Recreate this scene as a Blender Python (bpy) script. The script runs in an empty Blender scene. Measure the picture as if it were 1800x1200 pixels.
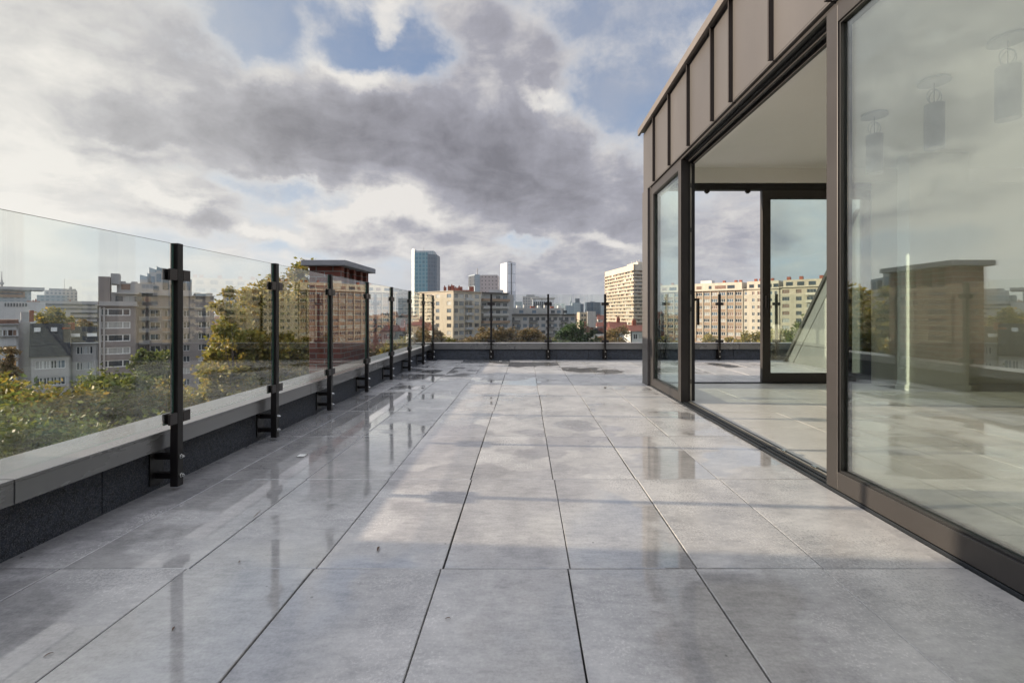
import bpy, math, random
import numpy as np
from mathutils import Vector, Matrix

R = math.radians
C = bpy.context.scene.collection
HZ, VX, F = 552.0, 923.0, 828.0      # horizon row, vanishing column and focal length of the 1800x1200 photograph
EYE = 0.9                            # camera height above the terrace tiles
GZ = -22.0                           # street level

# ------------------------------------------------------------------ camera
cam_d = bpy.data.cameras.new('camera'); cam = bpy.data.objects.new('camera', cam_d); C.objects.link(cam)
cam.location = (0, 0, EYE); cam.rotation_euler = (R(90), 0, 0)
cam_d.sensor_width = 36; cam_d.lens = 36*F/1800
cam_d.shift_x = (900-VX)/1800; cam_d.shift_y = (HZ-600)/1800
cam_d.clip_start = 0.05; cam_d.clip_end = 20000
sc = bpy.context.scene; sc.camera = cam
sc.view_settings.view_transform = 'Standard'; sc.view_settings.look = 'None'
sc.view_settings.gamma = 1; sc.view_settings.use_curve_mapping = False
sc.view_settings.exposure = 0.85
sc.render.engine = 'CYCLES'
sc.cycles.max_bounces = 10; sc.cycles.transparent_max_bounces = 24; sc.cycles.glossy_bounces = 5
sc.cycles.diffuse_bounces = 5; sc.cycles.sample_clamp_indirect = 4
sc.cycles.caustics_reflective = False; sc.cycles.caustics_refractive = False
sc.cycles.volume_bounces = 0

# ------------------------------------------------------------------ sun and sky
SUN_EL = 14.5; SUN_DIR = Vector((-math.cos(R(SUN_EL))*0.9976, math.cos(R(SUN_EL))*0.07, math.sin(R(SUN_EL))))
sd = bpy.data.lights.new('sun', 'SUN'); sun = bpy.data.objects.new('sun', sd); C.objects.link(sun)
sd.energy = 5.0; sd.angle = R(0.6); sd.color = (1.0, 0.83, 0.64)
sun.rotation_euler = (-SUN_DIR).to_track_quat('-Z', 'Y').to_euler(); sun.location = (-30, 2, 20)

world = bpy.data.worlds.new('World'); sc.world = world; world.use_nodes = True
nt = world.node_tree; N = nt.nodes; L = nt.links
for n in list(N): N.remove(n)
def wn(t, **k):
    n = N.new(t)
    for a, v in k.items(): setattr(n, a, v)
    return n
def wl(a, b): L.new(a, b)
def wmath(op, a, b=None, clamp=False):
    n = wn('ShaderNodeMath', operation=op, use_clamp=clamp)
    for i, v in enumerate((a, b)):
        if v is None: continue
        if isinstance(v, (int, float)): n.inputs[i].default_value = v
        else: wl(v, n.inputs[i])
    return n.outputs[0]
def wvec(op, a, b=None, out=0):
    n = wn('ShaderNodeVectorMath', operation=op)
    for i, v in enumerate((a, b)):
        if v is None: continue
        if isinstance(v, tuple): n.inputs[i].default_value = v
        elif isinstance(v, (int, float)): n.inputs[3].default_value = v
        else: wl(v, n.inputs[i])
    return n.outputs[out]
def wmix(f, a, b):
    n = wn('ShaderNodeMix', data_type='RGBA')
    for s, v in ((n.inputs[0], f), (n.inputs[6], a), (n.inputs[7], b)):
        if isinstance(v, (int, float)): s.default_value = v
        elif isinstance(v, tuple): s.default_value = (*v, 1)
        else: wl(v, s)
    return n.outputs[2]
def wramp(v, a, b, c=0.0, d=1.0, smooth=True):
    n = wn('ShaderNodeMapRange', interpolation_type='SMOOTHSTEP' if smooth else 'LINEAR')
    wl(v, n.inputs[0])
    for i, x in zip((1, 2, 3, 4), (a, b, c, d)): n.inputs[i].default_value = x
    return n.outputs[0]
def wnoise(vec, scale, detail=6, rough=0.55, out=0, off=(0, 0, 0)):
    n = wn('ShaderNodeTexNoise'); n.inputs['Scale'].default_value = scale
    n.inputs['Detail'].default_value = detail; n.inputs['Roughness'].default_value = rough
    wl(wvec('ADD', vec, off), n.inputs['Vector']); return n.outputs[out]
sky = wn('ShaderNodeTexSky', sky_type='NISHITA', sun_disc=False)
sky.sun_elevation = R(SUN_EL); sky.sun_rotation = R(-86)
sky.air_density = 1.0; sky.dust_density = 1.2; sky.ozone_density = 1.5
tc = wn('ShaderNodeTexCoord'); D = wvec('NORMALIZE', tc.outputs['Generated'])
sep = wn('ShaderNodeSeparateXYZ'); wl(D, sep.inputs[0]); dx, dy, dz = sep.outputs
# stereographic sky chart: every direction but straight back has its place on it
den = wmath('MAXIMUM', wmath('ADD', dy, 1.0), 0.02)
comb = wn('ShaderNodeCombineXYZ'); wl(wmath('DIVIDE', dx, den), comb.inputs[0]); wl(wmath('DIVIDE', dz, den), comb.inputs[1])
S0 = comb.outputs[0]
w1 = wvec('SCALE', wvec('SUBTRACT', wnoise(S0, 4.5, 3, .5, 1), (.5, .5, .5)), .12)
w2 = wvec('SCALE', wvec('SUBTRACT', wnoise(S0, 16, 7, .65, 1, (3, 1, 2)), (.5, .5, .5)), .055)
S = wvec('ADD', wvec('ADD', S0, w1), w2)
# cloud-deck coordinates: the deck is a level sheet seen in perspective
dk = wmath('ADD', wmath('MAXIMUM', dz, 0.0), .24)
cd = wn('ShaderNodeCombineXYZ'); wl(wmath('DIVIDE', dx, dk), cd.inputs[0]); wl(wmath('DIVIDE', dy, dk), cd.inputs[1])
CDW = wvec('ADD', cd.outputs[0], wvec('SCALE', wvec('SUBTRACT', wnoise(cd.outputs[0], 2.2, 3, .5, 1), (.5, .5, .5)), .5))
fbm = wnoise(CDW, 1.5, 12, .60, 0, (4.2, 1.3, 0)); fbm2 = wnoise(CDW, 2.1, 12, .62, 0, (9, 2, 4))
fbs = wnoise(CDW, 1.5, 12, .60, 0, (4.2-.10, 1.3+.02, 0))          # the same field a step towards the sun: lit and shaded flanks
relief = wmath('SUBTRACT', fbm, fbs)
fine = wnoise(S0, 9, 12, .68, 0, (1, 7, 2)); fines = wnoise(wvec('ADD', S0, (-.012, .006, 0)), 9, 12, .68, 0, (1, 7, 2)); relief2 = wmath('SUBTRACT', fine, fines)
def chart(px, py):
    d = Vector((px-VX, F, HZ-py)).normalized(); return d.x/(1+d.y), d.z/(1+d.y)
def blobs(lst):
    tot = None
    for (px, py, rx, ry, ang, w) in lst:
        u, v = chart(px, py)
        ux, vx = chart(px+10, py); uy, vy = chart(px, py+10)
        sx = math.hypot(ux-u, vx-v)/10; sy = math.hypot(uy-u, vy-v)/10
        m = wn('ShaderNodeMapping', vector_type='TEXTURE'); wl(S, m.inputs[0])
        m.inputs['Location'].default_value = (u, v, 0); m.inputs['Rotation'].default_value = (0, 0, R(-ang))
        m.inputs['Scale'].default_value = (rx*sx, ry*sy, 1)
        b = wramp(wvec('LENGTH', m.outputs[0], None, 1), 0.12, 1.12, w, 0.0)
        tot = b if tot is None else wmath('ADD', tot, b)
    return tot
# (column, row, half width, half height, tilt, weight)
cover_l = [(330, 230, 380, 150, 6, .7), (640, 250, 340, 150, 8, .75), (900, 310, 300, 170, 14, .8), (1040, 360, 240, 140, 14, .7),
           (260, 70, 260, 100, 10, .4), (530, 60, 70, 90, 40, .45), (690, 50, 40, 110, 10, .5), (600, 200, 170, 60, 0, .3),
           (340, 358, 130, 55, 8, .75), (470, 402, 90, 34, 8, .6), (650, 392, 170, 70, 4, .6), (800, 440, 190, 60, 0, .5), (980, 500, 280, 70, 0, .6),
           (50, 200, 240, 420, 0, .55), (1290, 400, 150, 190, 0, .4), (890, 110, 200, 120, 25, .75),
           (450, 85, 120, 60, 35, -.55), (600, 90, 170, 70, 25, -.6), (735, 110, 70, 130, 0, -.45), (1080, 190, 150, 110, 0, -.5), (1060, 40, 150, 70, 0, -.2),
           (470, 312, 190, 40, 10, -.65), (620, 335, 110, 30, 14, -.55), (905, 424, 90, 34, 6, -.85), (200, 70, 60, 30, 0, -.5), (250, 420, 200, 40, 0, -.5), (560, 440, 120, 24, 0, -.4)]
dark_l = [(200, 200, 170, 70, 4, .35), (420, 235, 320, 95, 4, .75), (640, 250, 300, 100, 8, .65), (850, 280, 280, 130, 14, .7), (1010, 345, 240, 110, 16, .7), (400, 115, 170, 50, 12, .5),
          (365, 372, 95, 24, 14, .8), (740, 400, 200, 30, 4, .3), (980, 490, 300, 60, 0, .45), (620, 440, 110, 16, 0, .5),
          (350, 50, 80, 40, 0, .4), (1300, 380, 170, 200, 0, .2), (900, 110, 200, 110, 25, .45), (60, 60, 220, 120, 0, .15), (780, 180, 160, 60, 20, .35)]
lite_l = [(640, 160, 170, 34, 14, .8), (470, 150, 90, 22, 8, .5), (270, 245, 110, 16, -4, .55), (560, 318, 120, 14, 10, .7), (700, 372, 140, 30, 8, .8), (300, 340, 90, 26, 10, .7),
          (480, 402, 80, 24, 10, .7), (960, 196, 80, 18, 20, .8), (1060, 422, 90, 16, 10, .7), (690, 50, 40, 100, 10, .6), (520, 50, 80, 80, 35, .6), (150, 140, 120, 70, 0, .5),
          (60, 350, 160, 220, 0, .6), (400, 470, 260, 40, 0, .5), (860, 190, 60, 30, 0, .4), (180, 290, 130, 40, 0, .4)]
dsum = wmath('ADD', blobs(cover_l), wmath('MULTIPLY', wmath('SUBTRACT', fbm, .5), 2.0))
dsum = wmath('ADD', dsum, wmath('MULTIPLY', wmath('SUBTRACT', fine, .5), 1.7))
cover = wramp(dsum, -.42, .42)
tone = wmath('SUBTRACT', blobs(dark_l), blobs(lite_l))
tone = wmath('ADD', tone, wmath('MULTIPLY', wmath('SUBTRACT', fbm2, .5), .75))
tone = wmath('ADD', tone, wmath('ADD', wmath('MULTIPLY', relief, -3.0), wmath('MULTIPLY', relief2, -1.5)))
ssum = wmath('ADD', tone, wmath('MULTIPLY', wmath('SUBTRACT', fine, .5), .25))
shade = wmath('MULTIPLY', wramp(ssum, -.55, 1.45, smooth=False), wramp(dsum, -.25, .40))
sunside = wvec('DOT_PRODUCT', D, tuple(SUN_DIR), 1)
glow = wramp(sunside, .30, .95)
K = 10.0*.555                           # the clouds share the sky's Background strength of 0.1
bright = wmix(glow, (.80*K, .77*K, .735*K), (.84*K, .82*K, .76*K))
darkc = wmix(glow, (.185*K, .183*K, .212*K), (.34*K, .34*K, .34*K))
midc = wmix(glow, (.37*K, .37*K, .42*K), (.58*K, .575*K, .56*K))
cloud = wmix(wramp(shade, .5, 1.0, smooth=False), wmix(wramp(shade, 0.05, .5, smooth=False), bright, midc), darkc)
hor = wramp(dz, 0.0, .55)
skyb = wmix(.85, sky.outputs[0], wmix(hor, (.50*K, .60*K, .74*K), (.19*K, .275*K, .45*K)))
skyb = wmix(wmath('MULTIPLY', wramp(wmath('ADD', wmath('MULTIPLY', fbm2, .6), wmath('MULTIPLY', fine, .4)), .40, .66), .6), skyb, (.44*K, .46*K, .52*K))
veil = wmath('MULTIPLY', wramp(sunside, .40, .9), .85)
base = wmix(veil, skyb, (.68*K, .68*K, .64*K))
cc = wmix(cover, base, cloud)
lowhaze = wmath('MULTIPLY', wramp(dz, .16, -.02), .6)
cc = wmix(lowhaze, cc, wmix(glow, (.44*K, .45*K, .49*K), (.70*K, .71*K, .66*K)))
# the unseen sky: brightness added overhead, behind and round the sun for fill light
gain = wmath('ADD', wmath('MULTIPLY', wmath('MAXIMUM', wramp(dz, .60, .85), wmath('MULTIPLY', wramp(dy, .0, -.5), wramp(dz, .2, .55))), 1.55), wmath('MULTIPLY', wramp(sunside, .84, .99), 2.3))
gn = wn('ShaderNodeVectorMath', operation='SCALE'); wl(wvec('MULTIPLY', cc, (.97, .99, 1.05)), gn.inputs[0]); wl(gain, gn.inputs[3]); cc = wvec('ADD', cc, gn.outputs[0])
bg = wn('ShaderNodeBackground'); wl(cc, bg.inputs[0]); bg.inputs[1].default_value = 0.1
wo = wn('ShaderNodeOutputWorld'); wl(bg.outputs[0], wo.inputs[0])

# ------------------------------------------------------------------ materials
def base_mat(name):
    m = bpy.data.materials.new(name); m.use_nodes = True
    t = m.node_tree; p = t.nodes['Principled BSDF']; return m, t, p
def col4(c): return (c[0], c[1], c[2], 1)
def mat(name, col, rough=.6, metal=0, var=.12, scale=3.0, bump=0.0, spec=.5, var2=0.0, stretch=None, bscale=None):
    m, t, p = base_mat(name); n = t.nodes; l = t.links
    p.inputs['Roughness'].default_value = rough; p.inputs['Metallic'].default_value = metal
    p.inputs['Specular IOR Level'].default_value = spec
    tcn = n.new('ShaderNodeTexCoord'); src = tcn.outputs['Object']
    if stretch:
        mp = n.new('ShaderNodeMapping'); mp.inputs['Scale'].default_value = stretch; l.new(src, mp.inputs[0]); src = mp.outputs[0]
    nz = n.new('ShaderNodeTexNoise'); nz.inputs['Scale'].default_value = scale; nz.inputs['Detail'].default_value = 6; nz.inputs['Roughness'].default_value = .62
    l.new(src, nz.inputs['Vector'])
    mr = n.new('ShaderNodeMapRange'); mr.inputs[1].default_value = .3; mr.inputs[2].default_value = .7
    mr.inputs[3].default_value = 1-var; mr.inputs[4].default_value = 1+var; l.new(nz.outputs[0], mr.inputs[0])
    mx = n.new('ShaderNodeVectorMath'); mx.operation = 'SCALE'; mx.inputs[0].default_value = col[:3]; l.new(mr.outputs[0], mx.inputs[3])
    l.new(mx.outputs[0], p.inputs['Base Color'])
    r2 = n.new('ShaderNodeMapRange'); r2.inputs[3].default_value = max(.02, rough*.8); r2.inputs[4].default_value = min(1, rough*1.2)
    l.new(nz.outputs[0], r2.inputs[0]); l.new(r2.outputs[0], p.inputs['Roughness'])
    if bump:
        b = n.new('ShaderNodeBump'); b.inputs['Strength'].default_value = bump; b.inputs['Distance'].default_value = .01
        nb = n.new('ShaderNodeTexNoise'); nb.inputs['Scale'].default_value = bscale or scale*8; nb.inputs['Detail'].default_value = 5
        l.new(src, nb.inputs['Vector']); l.new(nb.outputs[0], b.inputs['Height']); l.new(b.outputs[0], p.inputs['Normal'])
    return m
def glass_mat(name, tint, f0, haze=0.0):
    """thin pane: mirror reflection that grows towards grazing, the rest passes straight through"""
    m, t, p = base_mat(name); n = t.nodes; l = t.links; n.remove(p)
    g = n.new('ShaderNodeNewGeometry'); dp = n.new('ShaderNodeVectorMath'); dp.operation = 'DOT_PRODUCT'
    l.new(g.outputs['Normal'], dp.inputs[0]); l.new(g.outputs['Incoming'], dp.inputs[1])
    def M(op, a, b):
        q = n.new('ShaderNodeMath'); q.operation = op
        for i, v in enumerate((a, b)):
            if v is None: continue
            if isinstance(v, (int, float)): q.inputs[i].default_value = v
            else: l.new(v, q.inputs[i])
        return q.outputs[0]
    c = M('ABSOLUTE', dp.outputs['Value'], None)
    fr = M('ADD', M('MULTIPLY', M('POWER', M('SUBTRACT', 1.0, c), 5.0), 1-f0), f0)
    tr = n.new('ShaderNodeBsdfTransparent'); tr.inputs[0].default_value = col4(tint)
    gl = n.new('ShaderNodeBsdfGlossy'); gl.inputs['Roughness'].default_value = 0.0; gl.inputs[0].default_value = (.95, .97, .95, 1)
    tcn = n.new('ShaderNodeTexCoord'); nz = n.new('ShaderNodeTexNoise'); nz.inputs['Scale'].default_value = 1.1; nz.inputs['Detail'].default_value = 1
    l.new(tcn.outputs['Object'], nz.inputs['Vector'])
    b = n.new('ShaderNodeBump'); b.inputs['Strength'].default_value = .05; b.inputs['Distance'].default_value = .01
    l.new(nz.outputs[0], b.inputs['Height']); l.new(b.outputs[0], gl.inputs['Normal'])
    mx = n.new('ShaderNodeMixShader'); l.new(fr, mx.inputs[0]); l.new(tr.outputs[0], mx.inputs[1]); l.new(gl.outputs[0], mx.inputs[2])
    l.new(mx.outputs[0], n['Material Output'].inputs[0]); return m

def tile_mat(name, tx, ty, ox, oy, dark, light, wet_bias, lin_scale=1.0):
    m, t, p = base_mat(name); n = t.nodes; l = t.links
    def M(op, a, b=None, clamp=False):
        q = n.new('ShaderNodeMath'); q.operation = op; q.use_clamp = clamp
        for i, v in enumerate((a, b)):
            if v is None: continue
            if isinstance(v, (int, float)): q.inputs[i].default_value = v
            else: l.new(v, q.inputs[i])
        return q.outputs[0]
    def NZ(vec, s, d=5, r=.6):
        q = n.new('ShaderNodeTexNoise'); q.inputs['Scale'].default_value = s; q.inputs['Detail'].default_value = d; q.inputs['Roughness'].default_value = r
        l.new(vec, q.inputs['Vector']); return q.outputs[0]
    def MR(v, a, b, c, d, sm=False):
        q = n.new('ShaderNodeMapRange'); q.interpolation_type = 'SMOOTHSTEP' if sm else 'LINEAR'; l.new(v, q.inputs[0])
        for i, x in zip((1, 2, 3, 4), (a, b, c, d)): q.inputs[i].default_value = x
        return q.outputs[0]
    g = n.new('ShaderNodeNewGeometry'); pos = g.outputs['Position']
    sp = n.new('ShaderNodeSeparateXYZ'); l.new(pos, sp.inputs[0])
    ix = M('FLOOR', M('DIVIDE', M('SUBTRACT', sp.outputs[0], ox), tx)); iy = M('FLOOR', M('DIVIDE', M('SUBTRACT', sp.outputs[1], oy), ty))
    cb = n.new('ShaderNodeCombineXYZ'); l.new(ix, cb.inputs[0]); l.new(iy, cb.inputs[1])
    wnn = n.new('ShaderNodeTexWhiteNoise'); wnn.noise_dimensions = '3D'; l.new(cb.outputs[0], wnn.inputs['Vector'])
    off = n.new('ShaderNodeVectorMath'); off.operation = 'SCALE'; l.new(wnn.outputs['Color'], off.inputs[0]); off.inputs[3].default_value = 13
    pv = n.new('ShaderNodeVectorMath'); pv.operation = 'ADD'; l.new(pos, pv.inputs[0]); l.new(off.outputs[0], pv.inputs[1])
    rot = n.new('ShaderNodeMapping'); rot.inputs['Rotation'].default_value = (0, 0, R(38)); rot.inputs['Scale'].default_value = (1, 3.2, 1); l.new(pv.outputs[0], rot.inputs[0])
    cloudy = NZ(pv.outputs[0], 3.6, 8, .72); streak = NZ(rot.outputs[0], 14, 6, .65); grain = NZ(pos, 95, 4, .75)
    f = M('ADD', M('MULTIPLY', cloudy, .62), M('ADD', M('MULTIPLY', streak, .34), M('MULTIPLY', grain, .34)))
    f = MR(f, .50, .80, 0, 1)
    ft = M('ADD', M('MULTIPLY', f, .86), M('MULTIPLY', wnn.outputs['Value'], .14))
    mx = n.new('ShaderNodeMix'); mx.data_type = 'RGBA'; mx.inputs[6].default_value = col4(dark); mx.inputs[7].default_value = col4(light); l.new(ft, mx.inputs[0])
    # standing film of rain: wide patches that stop at their own outline
    wv = NZ(pos, .75, 3, .5); wb = NZ(pos, 2.6, 4, .55)
    side = M('ADD', MR(sp.outputs[0], -1.9, 1.6, .14, -.02), MR(sp.outputs[1], 2.5, 6.0, .02, -.12))
    ws = M('ADD', M('ADD', wv, M('MULTIPLY', M('SUBTRACT', wb, .5), .35)), side)
    ws = M('ADD', ws, M('MULTIPLY', M('SUBTRACT', wnn.outputs['Value'], .5), .17))
    wet = MR(ws, .50-wet_bias, .535-wet_bias, 0, 1, True)
    damp = MR(ws, .30-wet_bias, .56-wet_bias, 0, 1, True)
    dk = n.new('ShaderNodeVectorMath'); dk.operation = 'SCALE'; l.new(mx.outputs[2], dk.inputs[0])
    l.new(M('SUBTRACT', 1.0, M('ADD', M('MULTIPLY', wet, .10), M('MULTIPLY', damp, .08))), dk.inputs[3])
    # a few bits of grit and dirt
    vo = n.new('ShaderNodeTexVoronoi'); vo.inputs['Scale'].default_value = 5; l.new(pos, vo.inputs['Vector'])
    spk = MR(vo.outputs['Distance'], .018, .03, .45, 1)
    dk2 = n.new('ShaderNodeVectorMath'); dk2.operation = 'SCALE'; l.new(dk.outputs[0], dk2.inputs[0]); l.new(spk, dk2.inputs[3])
    l.new(dk2.outputs[0], p.inputs['Base Color'])
    rr = M('ADD', M('MULTIPLY', M('SUBTRACT', 1.0, wet), MR(grain, .3, .7, .22, .34)), .05)
    rr = M('SUBTRACT', rr, M('MULTIPLY', M('MULTIPLY', damp, M('SUBTRACT', 1.0, wet)), .12))
    l.new(rr, p.inputs['Roughness']); l.new(wet, p.inputs['Coat Weight']); p.inputs['Coat Roughness'].default_value = .045; p.inputs['Coat IOR'].default_value = 1.45; p.inputs['Specular IOR Level'].default_value = .95
    b = n.new('ShaderNodeBump'); b.inputs['Distance'].default_value = .004
    l.new(M('ADD', M('MULTIPLY', M('SUBTRACT', 1.0, wet), .30), .035), b.inputs['Strength'])
    l.new(M('ADD', M('MULTIPLY', streak, .6), M('MULTIPLY', NZ(pos, 45, 5, .6), .4)), b.inputs['Height'])
    l.new(b.outputs[0], p.inputs['Normal']); return m

def brick_mat(name, c1, c2, mortar, scale=1.0, bw=.22, bh=.072):
    m, t, p = base_mat(name); n = t.nodes; l = t.links
    tcn = n.new('ShaderNodeTexCoord'); sp = n.new('ShaderNodeSeparateXYZ'); l.new(tcn.outputs['Object'], sp.inputs[0])
    ad = n.new('ShaderNodeMath'); ad.operation = 'ADD'; l.new(sp.outputs[0], ad.inputs[0]); l.new(sp.outputs[1], ad.inputs[1])
    cb = n.new('ShaderNodeCombineXYZ'); l.new(ad.outputs[0], cb.inputs[0]); l.new(sp.outputs[2], cb.inputs[1])
    br = n.new('ShaderNodeTexBrick'); br.inputs['Scale'].default_value = scale; br.inputs['Brick Width'].default_value = bw; br.inputs['Row Height'].default_value = bh
    br.inputs['Mortar Size'].default_value = .007; br.inputs['Mortar Smooth'].default_value = .2; br.inputs['Bias'].default_value = -.1
    br.inputs['Color1'].default_value = col4(c1); br.inputs['Color2'].default_value = col4(c2); br.inputs['Mortar'].default_value = col4(mortar)
    l.new(cb.outputs[0], br.inputs['Vector'])
    nz = n.new('ShaderNodeTexNoise'); nz.inputs['Scale'].default_value = 6; nz.inputs['Detail'].default_value = 6; l.new(tcn.outputs['Object'], nz.inputs['Vector'])
    mr = n.new('ShaderNodeMapRange'); mr.inputs[3].default_value = .6; mr.inputs[4].default_value = 1.4; l.new(nz.outputs[0], mr.inputs[0])
    sc_ = n.new('ShaderNodeVectorMath'); sc_.operation = 'SCALE'; l.new(br.outputs['Color'], sc_.inputs[0]); l.new(mr.outputs[0], sc_.inputs[3])
    l.new(sc_.outputs[0], p.inputs['Base Color']); p.inputs['Roughness'].default_value = .85
    b = n.new('ShaderNodeBump'); b.inputs['Strength'].default_value = .6; b.inputs['Distance'].default_value = .006; b.invert = True
    l.new(br.outputs['Fac'], b.inputs['Height']); l.new(b.outputs[0], p.inputs['Normal']); return m

def leaf_mat(name, cols):
    m, t, p = base_mat(name); n = t.nodes; l = t.links
    g = n.new('ShaderNodeNewGeometry'); cr = n.new('ShaderNodeValToRGB'); l.new(g.outputs['Random Per Island'], cr.inputs[0])
    tcn = n.new('ShaderNodeTexCoord'); nz = n.new('ShaderNodeTexNoise'); nz.inputs['Scale'].default_value = .9; nz.inputs['Detail'].default_value = 3
    l.new(tcn.outputs['Object'], nz.inputs['Vector'])
    el = cr.color_ramp.elements; el[0].position = 0; el[0].color = col4(cols[0]); el[1].position = 1; el[1].color = col4(cols[-1])
    for i, c in enumerate(cols[1:-1]): e = el.new((i+1)/(len(cols)-1)); e.color = col4(c)
    mr = n.new('ShaderNodeMapRange'); mr.inputs[1].default_value = .3; mr.inputs[2].default_value = .7; mr.inputs[3].default_value = .65; mr.inputs[4].default_value = 1.85; l.new(nz.outputs[0], mr.inputs[0])
    s = n.new('ShaderNodeVectorMath'); s.operation = 'SCALE'; l.new(cr.outputs[0], s.inputs[0]); l.new(mr.outputs[0], s.inputs[3])
    l.new(s.outputs[0], p.inputs['Base Color']); p.inputs['Roughness'].default_value = .6
    tl = n.new('ShaderNodeBsdfTranslucent'); l.new(s.outputs[0], tl.inputs[0])
    mx = n.new('ShaderNodeMixShader'); mx.inputs[0].default_value = .4; l.new(p.outputs[0], mx.inputs[1]); l.new(tl.outputs[0], mx.inputs[2])
    l.new(mx.outputs[0], n['Material Output'].inputs[0]); return m

def facade_mat(name, glass, line, fx, fz, mort=.12, rough=.15, metal=0.0, spec=.8):
    """curtain wall: storeys and mullions of a far tower"""
    m, t, p = base_mat(name); n = t.nodes; l = t.links
    tcn = n.new('ShaderNodeTexCoord'); sp = n.new('ShaderNodeSeparateXYZ'); l.new(tcn.outputs['Object'], sp.inputs[0])
    ad = n.new('ShaderNodeMath'); ad.operation = 'ADD'; l.new(sp.outputs[0], ad.inputs[0]); l.new(sp.outputs[1], ad.inputs[1])
    cb = n.new('ShaderNodeCombineXYZ'); l.new(ad.outputs[0], cb.inputs[0]); l.new(sp.outputs[2], cb.inputs[1])
    br = n.new('ShaderNodeTexBrick'); br.offset = 0; br.inputs['Scale'].default_value = 1; br.inputs['Brick Width'].default_value = fx; br.inputs['Row Height'].default_value = fz
    br.inputs['Mortar Size'].default_value = mort; br.inputs['Mortar Smooth'].default_value = .1
    br.inputs['Color1'].default_value = col4(glass); br.inputs['Color2'].default_value = (glass[0]*1.5, glass[1]*1.45, glass[2]*1.4, 1); br.inputs['Mortar'].default_value = col4(line)
    l.new(cb.outputs[0], br.inputs['Vector']); l.new(br.outputs['Color'], p.inputs['Base Color'])
    p.inputs['Roughness'].default_value = rough; p.inputs['Metallic'].default_value = metal; p.inputs['Specular IOR Level'].default_value = spec; return m

M_ = {}
M_['tile'] = tile_mat('terrace porcelain', .45, .9, -.295, 1.67, (.275, .268, .268), (.625, .605, .58), .0)
M_['tile_in'] = tile_mat('interior porcelain', .6, .6, 1.7, 6.12, (.40, .385, .35), (.58, .56, .515), -.25)
M_['subfloor'] = mat('dark joint', (.03, .03, .028), .9, bump=.3)
M_['bitumen'] = mat('slate granule membrane', (.030, .036, .050), .7, var=.75, scale=38, bump=.9, bscale=200)
def speckle(m, thr, colr, scale):
    t = m.node_tree; n = t.nodes; l = t.links; p = n['Principled BSDF']; src = p.inputs['Base Color'].links[0].from_socket
    tcn = n.new('ShaderNodeTexCoord'); v = n.new('ShaderNodeTexVoronoi'); v.inputs['Scale'].default_value = scale; l.new(tcn.outputs['Object'], v.inputs['Vector'])
    sx = n.new('ShaderNodeSeparateColor'); l.new(v.outputs['Color'], sx.inputs[0]); mr = n.new('ShaderNodeMapRange'); mr.inputs[1].default_value = thr; mr.inputs[2].default_value = 1.0; l.new(sx.outputs[0], mr.inputs[0])
    mx = n.new('ShaderNodeMix'); mx.data_type = 'RGBA'; l.new(mr.outputs[0], mx.inputs[0]); l.new(src, mx.inputs[6]); mx.inputs[7].default_value = col4(colr); l.new(mx.outputs[2], p.inputs['Base Color'])
speckle(M_['bitumen'], .62, (.13, .14, .155), 330)
M_['coping'] = mat('grey aluminium coping', (.22, .218, .215), .28, .45, var=.18, scale=1.6, bump=.06, stretch=(1, .25, 1))
M_['blackmetal'] = mat('black powder coat', (.010, .0085, .0085), .42, .0, var=.15, scale=5, bump=.05, spec=.35)
M_['clampmetal'] = mat('dark anodised clamp', (.05, .045, .045), .35, .6, var=.15)
M_['steel'] = mat('bolt steel', (.6, .6, .58), .25, 1.0, var=.1)
M_['cladding'] = mat('taupe standing seam metal', (.098, .091, .089), .42, .25, var=.11, scale=1.3, bump=.22, stretch=(1, 1, .3), bscale=3.5)
M_['seam'] = mat('seam metal', (.035, .028, .026), .45, .3, var=.06)
M_['trim'] = mat('roof edge trim', (.17, .15, .135), .45, .3, var=.08)
M_['frame'] = mat('bronze grey door frame', (.042, .038, .037), .42, .3, var=.09, scale=2.2, bump=.04)
M_['gasket'] = mat('black gasket', (.008, .008, .009), .6)
M_['track'] = mat('dark sill track', (.03, .034, .04), .4, .5, var=.2)
M_['alu'] = mat('bare aluminium rail', (.5, .49, .46), .35, .9, var=.1)
M_['plaster'] = mat('cream plaster', (.82, .81, .775), .85, var=.03, scale=1.2)
M_['white_wall'] = mat('white painted wall', (.72, .72, .66), .8, var=.02)
M_['railglass'] = glass_mat('railing glass', (.975, .987, .977), .062)
M_['doorglass'] = glass_mat('coated door glass', (.955, .975, .965), .185)
M_['rearglass'] = glass_mat('rear door glass', (.945, .98, .967), .06)
M_['glassedge'] = mat('glass edge', (.04, .10, .075), .2, 0, spec=.8)
M_['zinc'] = mat('grey zinc cladding', (.115, .122, .12), .6, .1, var=.06, scale=1.5)
M_['zinc_dark'] = mat('dark flashing', (.04, .04, .04), .5, .3)
M_['redbrick'] = brick_mat('red brick', (.17, .05, .032), (.095, .03, .022), (.17, .155, .14))
M_['concrete'] = mat('chimney cap concrete', (.22, .225, .24), .8, var=.15, scale=4, bump=.4)
M_['pane'] = mat('dark window pane', (.035, .045, .055), .08, 0, var=.4, scale=.4, spec=.8)
M_['pane_curtain'] = mat('curtained pane', (.33, .33, .31), .35, 0, var=.25, scale=1.2, stretch=(4, 4, .2), spec=.8)
M_['pane_blue'] = mat('blueish pane', (.10, .14, .18), .12, 0, var=.3, scale=.5, spec=.8)
M_['blind'] = mat('brown blind', (.17, .10, .07), .5, 0, var=.3, scale=2)
M_['wframe'] = mat('white window frame', (.72, .72, .70), .5)
M_['bframe'] = mat('brown window frame', (.12, .08, .055), .5)
M_['gframe'] = mat('grey window frame', (.35, .35, .34), .5)
M_['stone'] = mat('grey brown stone', (.235, .205, .19), .85, var=.13, scale=.35, bump=.2)
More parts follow.
